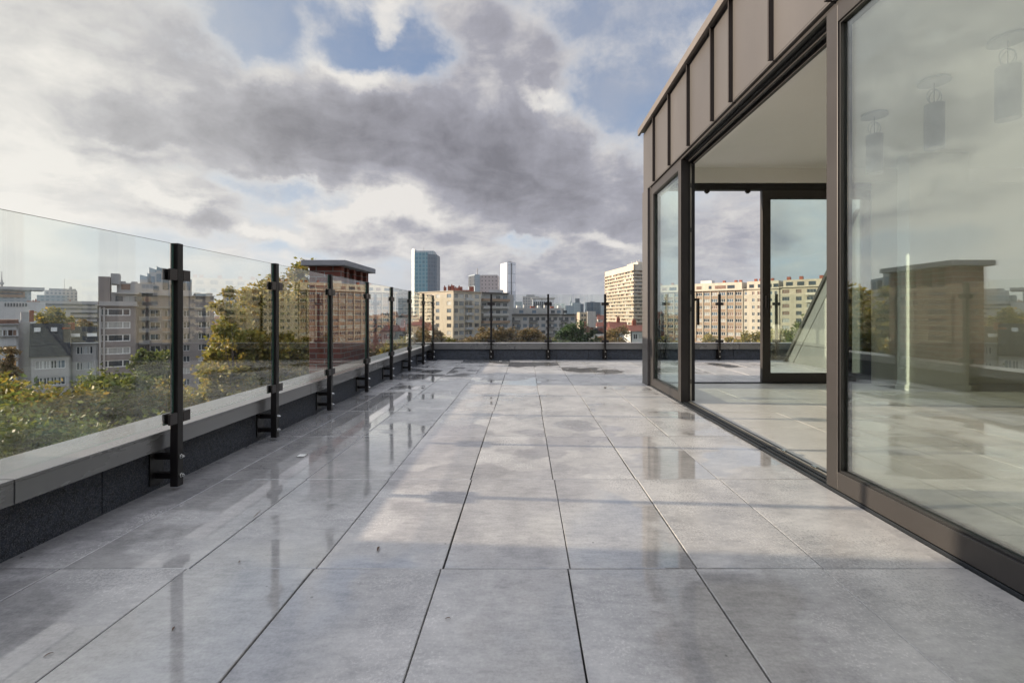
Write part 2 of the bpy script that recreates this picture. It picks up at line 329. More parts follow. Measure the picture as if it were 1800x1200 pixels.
M_['stone_l'] = mat('light grey render', (.36, .345, .33), .85, var=.10, scale=.4)
M_['cream'] = mat('cream render', (.40, .345, .265), .85, var=.16, scale=.6, stretch=(1, 1, .25))
M_['cream_w'] = mat('pale cream render', (.47, .42, .335), .85, var=.13, scale=.6, stretch=(1, 1, .25))
M_['spandrel'] = mat('tan brick spandrel', (.28, .20, .14), .85, var=.10, scale=.5)
M_['greyrender'] = mat('grey render', (.33, .33, .33), .85, var=.1, scale=.3)
M_['whiterender'] = mat('white render', (.48, .48, .47), .8, var=.06, scale=.4)
M_['balc'] = mat('balcony front', (.36, .35, .33), .7, var=.12, scale=.8)
M_['balc_d'] = mat('dark balcony glass', (.10, .10, .10), .3, var=.2)
M_['roofdark'] = mat('dark slate roof', (.022, .023, .029), .8, var=.35, scale=1.6, bump=.5, spec=.15)
M_['roofred'] = mat('red tiled roof', (.14, .045, .032), .8, var=.35, scale=1.2, bump=.5)
M_['roofbrown'] = mat('brown tiled roof', (.15, .08, .055), .8, var=.35, scale=1.2, bump=.5)
M_['roofflat'] = mat('flat roof gravel', (.20, .20, .20), .9, var=.2)
M_['chimred'] = mat('terracotta', (.22, .06, .035), .8, var=.3, scale=2)
M_['dbrick'] = brick_mat('dark red brick wall', (.22, .075, .05), (.17, .06, .04), (.25, .22, .2), 1, .44, .15)
M_['bark'] = mat('bark', (.085, .065, .05), .9, var=.3, scale=3, bump=.8)
M_['leaf_gold'] = leaf_mat('golden green leaves', [(.10, .105, .018), (.21, .17, .030), (.13, .13, .022), (.30, .20, .035), (.085, .10, .02)])
M_['leaf_green'] = leaf_mat('olive green leaves', [(.050, .075, .018), (.10, .12, .022), (.070, .095, .02), (.15, .15, .028), (.06, .075, .02)])
M_['leaf_dark'] = leaf_mat('dark conifer needles', [(.022, .045, .018), (.035, .062, .022), (.05, .08, .025)])
M_['leaf_brown'] = leaf_mat('autumn brown leaves', [(.13, .085, .035), (.18, .12, .05), (.10, .09, .035), (.20, .13, .07)])
M_['leaf_pink'] = leaf_mat('rusty pink leaves', [(.28, .15, .10), (.22, .13, .08), (.33, .2, .13)])
M_['grass'] = mat('lawn', (.055, .095, .022), .95, var=.4, scale=.2)
M_['asphalt'] = mat('asphalt', (.05, .05, .052), .9, var=.2, scale=.3)
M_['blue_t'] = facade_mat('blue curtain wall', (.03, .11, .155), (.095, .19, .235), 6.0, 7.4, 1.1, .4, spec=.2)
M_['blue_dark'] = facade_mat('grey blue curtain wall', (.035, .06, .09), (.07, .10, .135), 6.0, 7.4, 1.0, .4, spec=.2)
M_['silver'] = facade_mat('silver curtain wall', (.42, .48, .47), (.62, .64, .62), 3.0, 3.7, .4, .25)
M_['bigwhite'] = facade_mat('white panelled tower wall', (.50, .52, .55), (.38, .41, .44), 7, 16.0, .6, .4)
M_['bluegrey'] = facade_mat('pale blue grey wall', (.12, .17, .20), (.26, .31, .34), 4, 3.6, .9, .4)
M_['office'] = facade_mat('office grid wall', (.12, .13, .15), (.40, .38, .36), 3.2, 3.4, .75, .5)
M_['brownoffice'] = facade_mat('brown office grid wall', (.05, .045, .05), (.32, .27, .26), 6.0, 6.4, 2.2, .6)
M_['leaf_dry'] = mat('dead leaf', (.10, .055, .03), .7, var=.4, scale=60)
M_['paper'] = mat('pale plastic', (.75, .74, .70), .4)
M_['lampmetal'] = mat('lamp shade grey', (.42, .42, .42), .5)

# ------------------------------------------------------------------ mesh helpers
class MB:
    def __init__(s): s.v = []; s.f = []; s.m = []; s.ms = []
    def mi(s, m):
        if m not in s.ms: s.ms.append(m)
        return s.ms.index(m)
    def poly(s, pts, faces, m):
        b = len(s.v); s.v += [tuple(p) for p in pts]; k = s.mi(m)
        for f in faces: s.f.append(tuple(b+i for i in f)); s.m.append(k)
    def box(s, x0, x1, y0, y1, z0, z1, m, O=(0, 0), U=(1, 0)):
        P = []
        for z in (z0, z1):
            for x, y in ((x0, y0), (x1, y0), (x1, y1), (x0, y1)):
                P.append((O[0]+U[0]*x-U[1]*y, O[1]+U[1]*x+U[0]*y, z))
        s.poly(P, [(0, 3, 2, 1), (4, 5, 6, 7), (0, 1, 5, 4), (1, 2, 6, 5), (2, 3, 7, 6), (3, 0, 4, 7)], m)
    def prism(s, pts, z0, z1, m, top=None):
        n = len(pts); P = [(x, y, z0) for x, y in pts]+[(x, y, z1) for x, y in pts]
        s.poly(P, [tuple(range(n-1, -1, -1))]+[(i, (i+1) % n, n+(i+1) % n, n+i) for i in range(n)], m)
        s.poly([(x, y, z1) for x, y in pts], [tuple(range(n))], top or m)
    def tube(s, a, b, r0, r1, m, n=8, caps=True):
        a = Vector(a); b = Vector(b); d = (b-a).normalized(); q = d.to_track_quat('Z', 'Y'); P = []
        for c, r in ((a, r0), (b, r1)):
            for i in range(n):
                t = 2*math.pi*i/n; P.append(c+q @ Vector((r*math.cos(t), r*math.sin(t), 0)))
        F_ = [(i, (i+1) % n, n+(i+1) % n, n+i) for i in range(n)]
        if caps: F_ += [tuple(range(n-1, -1, -1)), tuple(range(n, 2*n))]
        s.poly(P, F_, m)
    def quad(s, a, b, c, d, m): s.poly([a, b, c, d], [(0, 1, 2, 3)], m)
def wloc(o):
    v = Vector((0, 0, 0))
    while o: v = v+o.location; o = o.parent
    return v
def obj(name, mb, parent=None, bevel=0.0, smooth=False, origin=None):
    """link a mesh whose points are in world metres as one object under its thing"""
    me = bpy.data.meshes.new(name); off = wloc(parent) if parent else Vector((0, 0, 0))
    if origin is not None: off = off + (Vector(origin)-off)
    me.from_pydata([(x-off.x, y-off.y, z-off.z) for x, y, z in mb.v], [], mb.f)
    for m in mb.ms: me.materials.append(M_[m])
    me.polygons.foreach_set('material_index', mb.m)
    if smooth: me.polygons.foreach_set('use_smooth', [True]*len(me.polygons))
    me.update(); o = bpy.data.objects.new(name, me); C.objects.link(o)
    if origin is not None: o.location = Vector(origin)-(wloc(parent) if parent else Vector((0, 0, 0)))
    o.parent = parent
    if bevel:
        b = o.modifiers.new('bevel', 'BEVEL'); b.width = bevel; b.segments = 2; b.limit_method = 'ANGLE'; b.angle_limit = R(40)
    return o
def tag(o, label, cat, group=None, kind=None):
    if label: o['label'] = label
    if cat: o['category'] = cat
    if group: o['group'] = group
    if kind: o['kind'] = kind
    return o
def thing(name, label, cat, loc, group=None):
    o = bpy.data.objects.new(name, None); C.objects.link(o); o.location = loc; o.empty_display_size = .2
    return tag(o, label, cat, group)
ROT = 0.0          # bearing (radians, right positive) of the building being built; it is turned there about the terrace
def bearing(px):
    global ROT
    ROT = math.atan((px-VX)/F) if px is not None else 0.0
def PX(px, Y): return math.tan(math.atan((px-VX)/F)-ROT)*Y
def PZ(py, Y): return EYE+(HZ-py)/F*Y*math.cos(ROT)
def turn(root):
    x, y, z = root.location; c, s = math.cos(-ROT), math.sin(-ROT)
    root.location = (x*c-y*s, x*s+y*c, z); root.rotation_euler = (0, 0, -ROT); return root

# ------------------------------------------------------------------ ground
g = MB(); g.quad((-9000, -3000, GZ), (9000, -3000, GZ), (9000, 15000, GZ), (-9000, 15000, GZ), 'asphalt'); tag(obj('ground', g), None, None, kind='structure')
g = MB(); g.box(8, 95, 60, 178, GZ, GZ+.15, 'grass'); tag(obj('park_lawn', g), None, None, kind='structure')

# ------------------------------------------------------------------ terrace floor
rng = random.Random(7)
FX0, FX1, FY0, FY1 = -1.90, 13.0, -5.0, 9.26
def tiles(name, x0, x1, y0, y1, tx, ty, ox, oy, gap, m, holes=()):
    t = MB(); i0 = math.floor((x0-ox)/tx); i1 = math.ceil((x1-ox)/tx); j0 = math.floor((y0-oy)/ty); j1 = math.ceil((y1-oy)/ty)
    for i in range(i0, i1):
        for j in range(j0, j1):
            ju = rng.uniform(-.0018, .0018); jx = .004 if j % 3 == 0 else -.002
            a, b = max(x0, ox+i*tx+gap/2+ju+jx), min(x1, ox+(i+1)*tx-gap/2+ju+jx); c, d = max(y0, oy+j*ty+gap/2), min(y1, oy+(j+1)*ty-gap/2)
            if b-a < .09 or d-c < .01: continue
            if 0 < x1-b < .09 and x1 < 2: b = x1-.002
            if any(h[0] <= (a+b)/2 <= h[1] and h[2] <= (c+d)/2 <= h[3] for h in holes): continue
            za = rng.uniform(-.0007, .0007); sx = rng.uniform(-.0006, .0006); sy = rng.uniform(-.0006, .0006)
            e = .0022
            z = [za-sx-sy, za+sx-sy, za+sx+sy, za-sx+sy]
            P = [(a, c, -.02), (b, c, -.02), (b, d, -.02), (a, d, -.02), (a, c, z[0]-e), (b, c, z[1]-e), (b, d, z[2]-e), (a, d, z[3]-e),
                 (a+e, c+e, z[0]), (b-e, c+e, z[1]), (b-e, d-e, z[2]), (a+e, d-e, z[3])]
            t.poly(P, [(0, 1, 5, 4), (1, 2, 6, 5), (2, 3, 7, 6), (3, 0, 4, 7), (4, 5, 9, 8), (5, 6, 10, 9), (6, 7, 11, 10), (7, 4, 8, 11), (8, 9, 10, 11)], m)
    o = obj(name, t); o['kind'] = 'structure'; return o
tiles('terrace_floor', FX0, 1.565, FY0, FY1, .45, .9, -.295, 1.67, .0045, 'tile')
tiles('rear_terrace_floor', 1.565, FX1, 6.21, FY1, .45, .9, -.295, 1.67, .0045, 'tile')
tiles('interior_floor', 1.695, 9.0, FY0, 6.115, .6, .6, 1.7, 6.12, .0025, 'tile_in')
g = MB(); g.box(-3.3, FX1, FY0-1, 9.55, GZ, -.03, 'subfloor'); g2 = obj('terrace_slab', g); g2['kind'] = 'structure'

# ------------------------------------------------------------------ parapets
par = thing('parapet_wall', 'low dark parapet with grey metal coping along the left edge of the tiles', 'parapet', (-1.9, FY0, 0))
b = MB(); ys = [FY0, -3.1, -.9, 1.05, 2.12, 4.3, 6.5, 8.2, 9.55]
for a_, c_ in zip(ys[:-1], ys[1:]):
    b.box(-2.12, -1.90, a_, c_-.006, -.03, .225, 'bitumen')
b.box(-2.10, -1.915, FY0, 9.55, -.03, .222, 'subfloor')
obj('membrane_wall', b, par, .002)
cy = [FY0, -2.7, -.55, 1.70, 4.05, 6.4, 9.262]
for a_, c_ in zip(cy[:-1], cy[1:]):
    b = MB(); b.box(-2.16, -1.84, a_, c_-.004, .292, .305, 'coping'); b.box(-1.853, -1.84, a_, c_-.004, .214, .292, 'coping'); b.box(-2.16, -2.148, a_, c_-.004, .214, .292, 'coping')
    obj('coping_cap', b, par, .0025)
par2 = thing('parapet_wall', 'low dark parapet with grey metal coping across the far end of the terrace', 'parapet', (0, 9.3, 0))
b = MB(); xs = [-1.895, -.56, .62, 1.25, 2.7, 4.1, 5.6, 7.0, 9.0, 11, FX1]
for a_, c_ in zip(xs[:-1], xs[1:]): b.box(a_, c_-.006, 9.26, 9.48, -.03, .225, 'bitumen')
b.box(-1.89, FX1, 9.275, 9.47, -.03, .222, 'subfloor'); obj('membrane_wall', b, par2, .002)
cx = [-2.16, 1.1, 4.2, 7.3, 10.2, FX1]
for a_, c_ in zip(cx[:-1], cx[1:]):
    b = MB(); b.box(a_, c_-.004, 9.27, 9.52, .318, .331, 'coping'); b.box(max(a_, -1.83), c_-.004, 9.222, 9.27, .331-.012, .331, 'coping')
    b.box(max(a_, -1.83), c_-.004, 9.222, 9.234, .214, .319, 'coping'); b.box(a_, c_-.004, 9.508, 9.52, .214, .318, 'coping')
    obj('coping_cap', b, par2, .0025)

# ------------------------------------------------------------------ glass railings
PW = .04
def post_parts(root, cx_, cy_, along, ztop, side):
    """post: along = unit direction of the rail, side = unit direction from the post to the wall it is bolted to"""
    ax, ay = along; sx_, sy_ = side
    def bx(mb, a0, a1, s0, s1, z0, z1, m):      # a along the rail, s towards the wall
        x = sorted((cx_+ax*a0+sx_*s0, cx_+ax*a1+sx_*s1)); y = sorted((cy_+ay*a0+sy_*s0, cy_+ay*a1+sy_*s1)); mb.box(x[0], x[1], y[0], y[1], z0, z1, m)
    b = MB(); bx(b, -PW/2, PW/2, -PW/2, PW/2, .02, ztop, 'blackmetal'); p = obj('post', b, root, .003, origin=(cx_, cy_, .02))
    for z in (.372, 1.10):
        for s in (-1, 1):
            b = MB(); a0, a1 = sorted((s*(PW/2+.001), s*(PW/2+.052))); bx(b, a0, a1, -.0205, -.0085, z-.028, z+.028, 'clampmetal'); bx(b, a0, a1, .0085, .0205, z-.028, z+.028, 'clampmetal')
            a0, a1 = sorted((s*(PW/2+.001), s*(PW/2+.007))); bx(b, a0, a1, -.0085, .0085, z-.028, z+.028, 'clampmetal')
            obj('glass_clamp', b, p, .002)
    gap = .11 if abs(ax) < .5 else .07
    b = MB(); bx(b, -.045, .045, gap-.010, gap-.001, .03, .205, 'blackmetal'); obj('wall_plate', b, p, .002)
    for z in (.075, .172):
        b = MB(); bx(b, -.014, .014, PW/2+.001, gap-.011, z-.014, z+.014, 'blackmetal'); obj('bracket_arm', b, p)
        b = MB(); a = Vector((cx_-sx_*(PW/2+.0005), cy_-sy_*(PW/2+.0005), z)); n_ = Vector((-sx_, -sy_, 0))
        b.tube(a, a+n_*.003, .011, .011, 'steel', 14); b.tube(a+n_*.003, a+n_*.012, .0085, .0085, 'steel', 6); b.tube(a+n_*.012, a+n_*.020, .0045, .0035, 'steel', 8)
        obj('bolt', b, p)
    return p
def pane(root, x0, x1, y0, y1, z0, z1, m, name='glass_panel', edge='glassedge'):
    b = MB(); b.box(x0, x1, y0, y1, z0, z1, m)
    k = b.mi(edge); dims = (x1-x0, y1-y0); 
    # faces: bottom, top, y0, x1, y1, x0
    for i, fi in enumerate(range(6)):
        if fi in (0, 1): b.m[fi] = k
        if dims[0] < dims[1] and fi in (2, 4): b.m[fi] = k
        if dims[0] > dims[1] and fi in (3, 5): b.m[fi] = k
    return obj(name, b, root)
RX = -1.79; RT = 1.262
rail = thing('glass_railing', 'clear glass railing on dark posts running down the left side of the terrace', 'railing', (RX, 5.3, 0))
PY = [-1.50, -.50, .45, 1.43, 2.42, 3.37, 4.32, 5.33, 6.31, 7.30, 8.28, 9.14]
for y in PY: post_parts(rail, RX, y, (0, 1), RT, (-1, 0))
for a_, c_ in zip(PY[:-1], PY[1:]): pane(rail, RX-.005, RX+.005, a_+.028, c_-.028, .352, RT-.004, 'railglass')
rail2 = thing('glass_railing', 'clear glass railing on dark posts across the far end of the terrace', 'railing', (2, 9.19, 0))
PXs = [-.66, .45, 1.56, 2.675, 3.79, 4.9, 6.0, 7.1, 8.2, 9.3, 10.4, 11.5, 12.6]
RY2, RT2 = 9.185, 1.29
for x in PXs: post_parts(rail2, x, RY2, (1, 0), RT2, (0, 1))
pane(rail2, RX+.03, PXs[0]-.028, RY2-.005, RY2+.005, .362, RT2-.01, 'railglass')
for a_, c_ in zip(PXs[:-1], PXs[1:]): pane(rail2, a_+.028, c_-.028, RY2-.005, RY2+.005, .362, RT2-.01, 'railglass')

# ------------------------------------------------------------------ penthouse
pav = thing('penthouse', 'single storey glazed penthouse with taupe seamed metal fascia', 'pavilion', (1.57, 0, 0))
XF = 1.57; YE = 6.2; YS = -4.8
seams = [5.65, 5.05, 4.46, 3.89, 3.54, 2.96, 2.40, 1.82, 1.24, .66, .08, -.5, -1.08, -1.66, -2.24, -2.82, -3.4, -3.98]
edges = [YE-.06]+seams+[YS]
for a_, c_ in zip(edges[:-1], edges[1:]):
    b = MB(); b.box(XF-.012, XF+.03, c_+.004, a_-.004, 2.50, 3.262, 'cladding'); b.box(XF-.012, XF+.05, c_+.004, a_-.004, 2.488, 2.4995, 'cladding'); obj('cladding_panel', b, pav, .003)
for y in seams:
    b = MB(); b.box(XF-.045, XF-.0125, y-.006, y+.006, 2.49, 3.262, 'seam'); obj('standing_seam', b, pav, .002)
b = MB(); b.box(XF-.075, XF-.045, YS, YE+.06, 3.262, 3.34, 'trim'); b.box(XF-.045, XF+.3, YS, YE+.06, 3.30, 3.338, 'trim'); obj('roof_edge_trim', b, pav, .003)
b = MB(); b.box(XF+.031, 9.2, YS, YE, 2.82, 3.262, 'zinc'); b.box(XF+.3, 9.2, YS, YE+.06, 3.264, 3.3, 'roofflat'); obj('roof', b, pav)
b = MB(); b.box(1.755, 9.0, YS, 6.10, 2.79, 2.815, 'plaster'); obj('ceiling', b, pav)
b = MB(); b.box(XF-.03, XF+.04, 5.93, 6.19, 0, 2.487, 'cladding'); b.box(XF-.0, XF+.1, 5.865, 5.928, 0, 2.487, 'frame'); obj('corner_post', b, pav, .003)
b = MB(); b.box(XF-.012, XF+.06, YE-.06, YE, 2.5, 3.262, 'cladding'); b.box(XF+.06, 9.2, YE-.055, YE, 2.60, 3.262, 'cladding'); obj('corner_fascia', b, pav, .002)
# head of the opening: black recess, rails, inner plaster drop
b = MB(); b.box(XF+.055, XF+.15, YS, 5.865, 2.455, 2.52, 'gasket'); b.box(XF+.01, XF+.03, YS, 5.865, 2.462, 2.482, 'frame'); b.box(XF+.078, XF+.098, YS, 5.865, 2.437, 2.4545, 'frame')
b.box(XF+.03, XF+.055, YS, 5.865, 2.47, 2.487, 'gasket'); b.box(XF+.125, XF+.15, YS, 5.865, 2.42, 2.4545, 'frame'); obj('door_head', b, pav, .001)
b = MB(); b.box(XF+.151, XF+.185, YS, 6.10, 2.42, 2.79, 'plaster'); obj('inner_lintel', b, pav)
# threshold with its running rails
b = MB(); b.box(XF-.004, XF+.122, YS, 5.865, -.02, .006, 'track'); b.box(XF-.004, XF+.006, YS, 5.865, .006, .014, 'track')
b.box(XF+.025, XF+.034, YS, 5.865, .006, .020, 'track'); b.box(XF+.058, XF+.066, YS, 5.865, .006, .019, 'track'); b.box(XF+.088, XF+.094, YS, 5.865, .006, .022, 'alu'); b.box(XF+.110, XF+.124, YS, 5.865, .006, .016, 'track')
thr = obj('sill_track', b, pav, .001)
for y in (3.02, 2.70):
    b = MB(); b.box(XF+.08, XF+.10, y-.02, y+.02, .0225, .030, 'steel'); obj('track_stop', b, thr, .001)

def sash(root, x0, x1, y0, y1, z0, z1, w, glassmat, gx=None, handle=None, axis='y', label=None):
    """sliding leaf in the plane X=x0..x1 (axis y) or, with axis x, in the plane Y=x0..x1"""
    def bb(mb, n0, n1, a0, a1, z0_, z1_, m):
        if axis == 'y': mb.box(n0, n1, a0, a1, z0_, z1_, m)
        else: mb.box(a0, a1, n0, n1, z0_, z1_, m)
    b = MB(); bb(b, x0, x1, y0, y0+w, z0, z1, 'frame'); bb(b, x0, x1, y1-w, y1, z0, z1, 'frame'); bb(b, x0, x1, y0+w, y1-w, z0, z0+w+.005, 'frame'); bb(b, x0, x1, y0+w, y1-w, z1-w, z1, 'frame')
    d = obj('sliding_door', b, root, .0025)
    if label: d['label'] = label
    gm = (x0+x1)/2; b = MB(); t_ = .008
    for n0, n1 in ((x0+.010, gm-.012), (gm+.012, x1-.010)):
        bb(b, n0, n1, y0+w, y0+w+t_, z0+w+.005, z1-w, 'gasket'); bb(b, n0, n1, y1-w-t_, y1-w, z0+w+.005, z1-w, 'gasket')
        bb(b, n0, n1, y0+w+t_, y1-w-t_, z0+w+.005, z0+w+.005+t_, 'gasket'); bb(b, n0, n1, y0+w+t_, y1-w-t_, z1-w-t_, z1-w, 'gasket')
    obj('gasket', b, d)
    for c in (gm-.009, gm+.009):
        if axis == 'y': pane(d, c-.002, c+.002, y0+w+.001, y1-w-.001, z0+w+.006, z1-w-.001, glassmat, 'glass_pane')
        else: pane(d, y0+w+.001, y1-w-.001, c-.002, c+.002, z0+w+.006, z1-w-.001, glassmat, 'glass_pane')
    return d, bb
near, _ = sash(pav, XF, XF+.075, .40, 2.455, .016, 2.455, .088, 'doorglass')
nxt, _ = sash(pav, XF+.078, XF+.135, -1.7, .47, .024, 2.43, .088, 'doorglass')
nx2, _ = sash(pav, XF, XF+.075, -3.8, -1.65, .016, 2.455, .088, 'doorglass')
far, _ = sash(pav, XF, XF+.078, 4.75, 5.862, .016, 2.455, .085, 'rearglass')
b = MB(); b.box(XF+.0795, XF+.098, 4.76, 4.80, .022, 2.43, 'gasket'); b.box(XF+.098, XF+.117, 4.765, 4.80, .022, 2.43, 'alu'); b.box(XF+.117, XF+.145, 4.757, 4.80, .022, 2.43, 'gasket')
lk = obj('lock_jamb', b, pav, .001)
for z in (.22, .95, 1.12, 1.75, 2.2):
    b = MB(); b.box(XF+.103, XF+.112, 4.762, 4.7645, z-.022, z+.022, 'gasket'); obj('strike_slot', b, lk)
b = MB(); hx, hy = XF+.146, 4.79
b.box(hx, hx+.055, hy-.012, hy+.012, 1.035, 1.06, 'blackmetal'); b.box(hx+.033, hx+.055, hy-.012, hy+.012, .79, 1.0345, 'blackmetal'); b.box(hx, hx+.006, hy-.018, hy+.018, .98, 1.10, 'blackmetal')
obj('pull_handle', b, far, .003)
# rear opening at the end wall
b = MB(); b.box(1.755, 9.0, 6.10, 6.14, 2.60, 2.82, 'plaster'); obj('rear_lintel', b, pav)
b = MB(); b.box(1.70, 4.5, 6.12, 6.2, 2.515, 2.598, 'gasket'); b.box(1.70, 1.76, 6.12, 6.2, 0, 2.515, 'frame'); b.box(1.76, 4.5, 6.12, 6.2, -.02, .012, 'track'); obj('rear_door_frame', b, pav, .002)
rd, _ = sash(pav, 6.125, 6.185, 3.085, 4.50, .014, 2.513, .105, 'rearglass', axis='x')
b = MB(); b.box(3.125, 3.15, 6.108, 6.1245, .98, 1.14, 'blackmetal'); b.box(3.13, 3.145, 6.07, 6.108, 1.09, 1.11, 'blackmetal'); b.box(3.13, 3.145, 6.055, 6.07, .90, 1.11, 'blackmetal'); obj('lever_handle', b, rd, .002)
for x in (2.29+.04, 2.84+.02):
    b = MB(); b.box(x, x+.06, 6.10, 6.13, 2.478, 2.514, 'blackmetal'); b.tube((x+.03, 6.115, 2.465), (x+.03, 6.115, 2.478), .02, .02, 'blackmetal', 10); obj('door_roller', b, pav)
b = MB(); b.box(4.503, 9.0, 6.118, 6.2, 0, 2.599, 'white_wall'); obj('end_wall', b, pav)
b = MB(); b.box(4.503, 5.20, 5.52, 5.70, 0, 2.79, 'white_wall'); obj('wall_stub', b, pav, .002)
b = MB(); b.box(9.0, 9.2, YS, YE, 0, 2.82, 'white_wall'); b.box(XF, 9.2, YS-.2, YS-.003, 0, 3.26, 'white_wall'); obj('back_wall', b, pav)
b = MB(); b.box(-2.0, XF-.08, -3.3, -3.0, 0, 3.262, 'cladding'); b.box(-2.0, XF-.08, -3.36, -2.95, 3.264, 3.34, 'trim'); obj('rear_wing_wall', b, pav)
b = MB(); b.box(6.3, 8.995, 2.4, 2.55, 0, 2.788, 'white_wall'); obj('partition_wall', b, pav)

b = MB(); b.box(4.49, 5.212, 5.505, 5.519, .0, .07, 'white_wall'); b.box(4.487, 4.502, 5.505, 5.71, .0, .07, 'white_wall'); obj('skirting', b, pav, .001)
for k, (y, nm) in enumerate(((4.45, 'farthest of the three, beside the door stile'), (3.80, 'middle of the three'), (3.22, 'nearest of the three'))):
    lp = thing('pendant_lamp', 'grey cylinder pendant lamp in the penthouse, '+nm, 'pendant lamp', (3.30, y, 2.79), 'pendant lamps hanging in the penthouse')
    b = MB(); b.tube((3.3, y, 2.765), (3.3, y, 2.788), .11, .10, 'lampmetal', 28); obj('ceiling_plate', b, lp)
    b = MB(); b.tube((3.3, y, 2.59), (3.3, y, 2.765), .003, .003, 'blackmetal', 6); obj('cord', b, lp)
    b = MB()
    for i in range(18):
        a0, a1 = 2*math.pi*i/18, 2*math.pi*(i+1)/18
        b.tube((3.3+.06*math.cos(a0), y, 2.655+.06*math.sin(a0)), (3.3+.06*math.cos(a1), y, 2.655+.06*math.sin(a1)), .004, .004, 'lampmetal', 6, False)
        b.tube((3.3, y+.05*math.cos(a0), 2.65+.05*math.sin(a0)), (3.3, y+.05*math.cos(a1), 2.65+.05*math.sin(a1)), .004, .004, 'lampmetal', 6, False)
    obj('ring', b, lp)
    b = MB(); b.tube((3.3, y, 2.23), (3.3, y, 2.59), .067, .067, 'lampmetal', 28); obj('lamp_shade', b, lp, smooth=False)

# sloped stair housing behind the penthouse
st = thing('stair_housing', 'grey zinc stair housing with a steep sloping edge behind the glass door', 'stair housing', (6.5, 7.5, 0))
b = MB(); prof = [(6.23, 0), (8.96, 0), (7.0, 2.45), (6.23, 2.45)]
P = [(4.95, y, z) for y, z in prof]+[(8.6, y, z) for y, z in prof]
b.poly(P, [(0, 3, 2, 1), (4, 5, 6, 7), (0, 1, 5, 4), (1, 2, 6, 5), (2, 3, 7, 6), (3, 0, 4, 7)][:1]+[(4, 5, 6, 7), (0, 1, 5, 4), (1, 2, 6, 5), (2, 3, 7, 6), (3, 0, 4, 7)], 'zinc'); obj('zinc_body', b, st)
b = MB()
for off_, w_, m_, pr in ((0, .05, 'zinc_dark', .035), (-.26, .012, 'zinc_dark', .004)):
    y0_, z0_, y1_, z1_ = 8.96+off_, 0, 7.0+off_, 2.45
    P = [(4.95-pr, y0_-w_, z0_), (4.95-pr, y0_+w_*.4, z0_), (4.95-pr, y1_+w_*.4, z1_), (4.95-pr, y1_-w_, z1_)]; Q = [(4.949, *p[1:]) for p in P]
    b.poly(P+Q, [(0, 1, 2, 3), (4, 7, 6, 5), (0, 4, 5, 1), (1, 5, 6, 2), (2, 6, 7, 3), (3, 7, 4, 0)], m_)
obj('edge_flashing', b, st)
b = MB(); b.box(4.944, 4.9485, 6.25, 8.6, .34, .35, 'zinc_dark'); b.box(4.944, 4.9485, 7.25, 7.258, .0, 2.0, 'zinc_dark'); obj('panel_joint', b, st)

# ------------------------------------------------------------------ chimney beside the terrace, and an unseen shadow caster
def chimney(label, x0, x1, y0, y1, z0, z1, vents=True):
    c = thing('brick_chimney', label, 'chimney', ((x0+x1)/2, (y0+y1)/2, z0))
    zv = z1-.26
    b = MB(); b.box(x0, x1, y0, y1, z0, zv, 'redbrick'); obj('brick_stack', b, c, .004)
    b = MB(); n = 5; w = .10; L_ = y1-y0
    b.box(x0, x1-.001, y0, y0+.11, zv, z1, 'redbrick'); b.box(x0, x1-.001, y1-.11, y1, zv, z1, 'redbrick'); b.box(x0, x0+.10, y0+.11, y1-.11, zv, z1, 'redbrick')
    for i in range(1, 4):
        yc = y0+L_*i/4; b.box(x0+.101, x1-.01, yc-.045, yc+.045, zv, z1, 'redbrick')
    obj('vent_pier', b, c, .003)
    b = MB(); b.box(x0-.075, x1+.085, y0-.085, y1+.085, z1+.001, z1+.075, 'concrete'); obj('cap_slab', b, c, .008)
chimney('red brick chimney with concrete cap and side vents just outside the left railing', -2.84, -2.42, 6.2, 7.28, -1.2, 1.53)
chimney('unseen red brick block left of the camera, added to shade the near tiles', -6.6, -4.4, -4.6, 2.14, -1.2, 3.1)  # out-of-view shadow caster, added for the shade across the near tiles

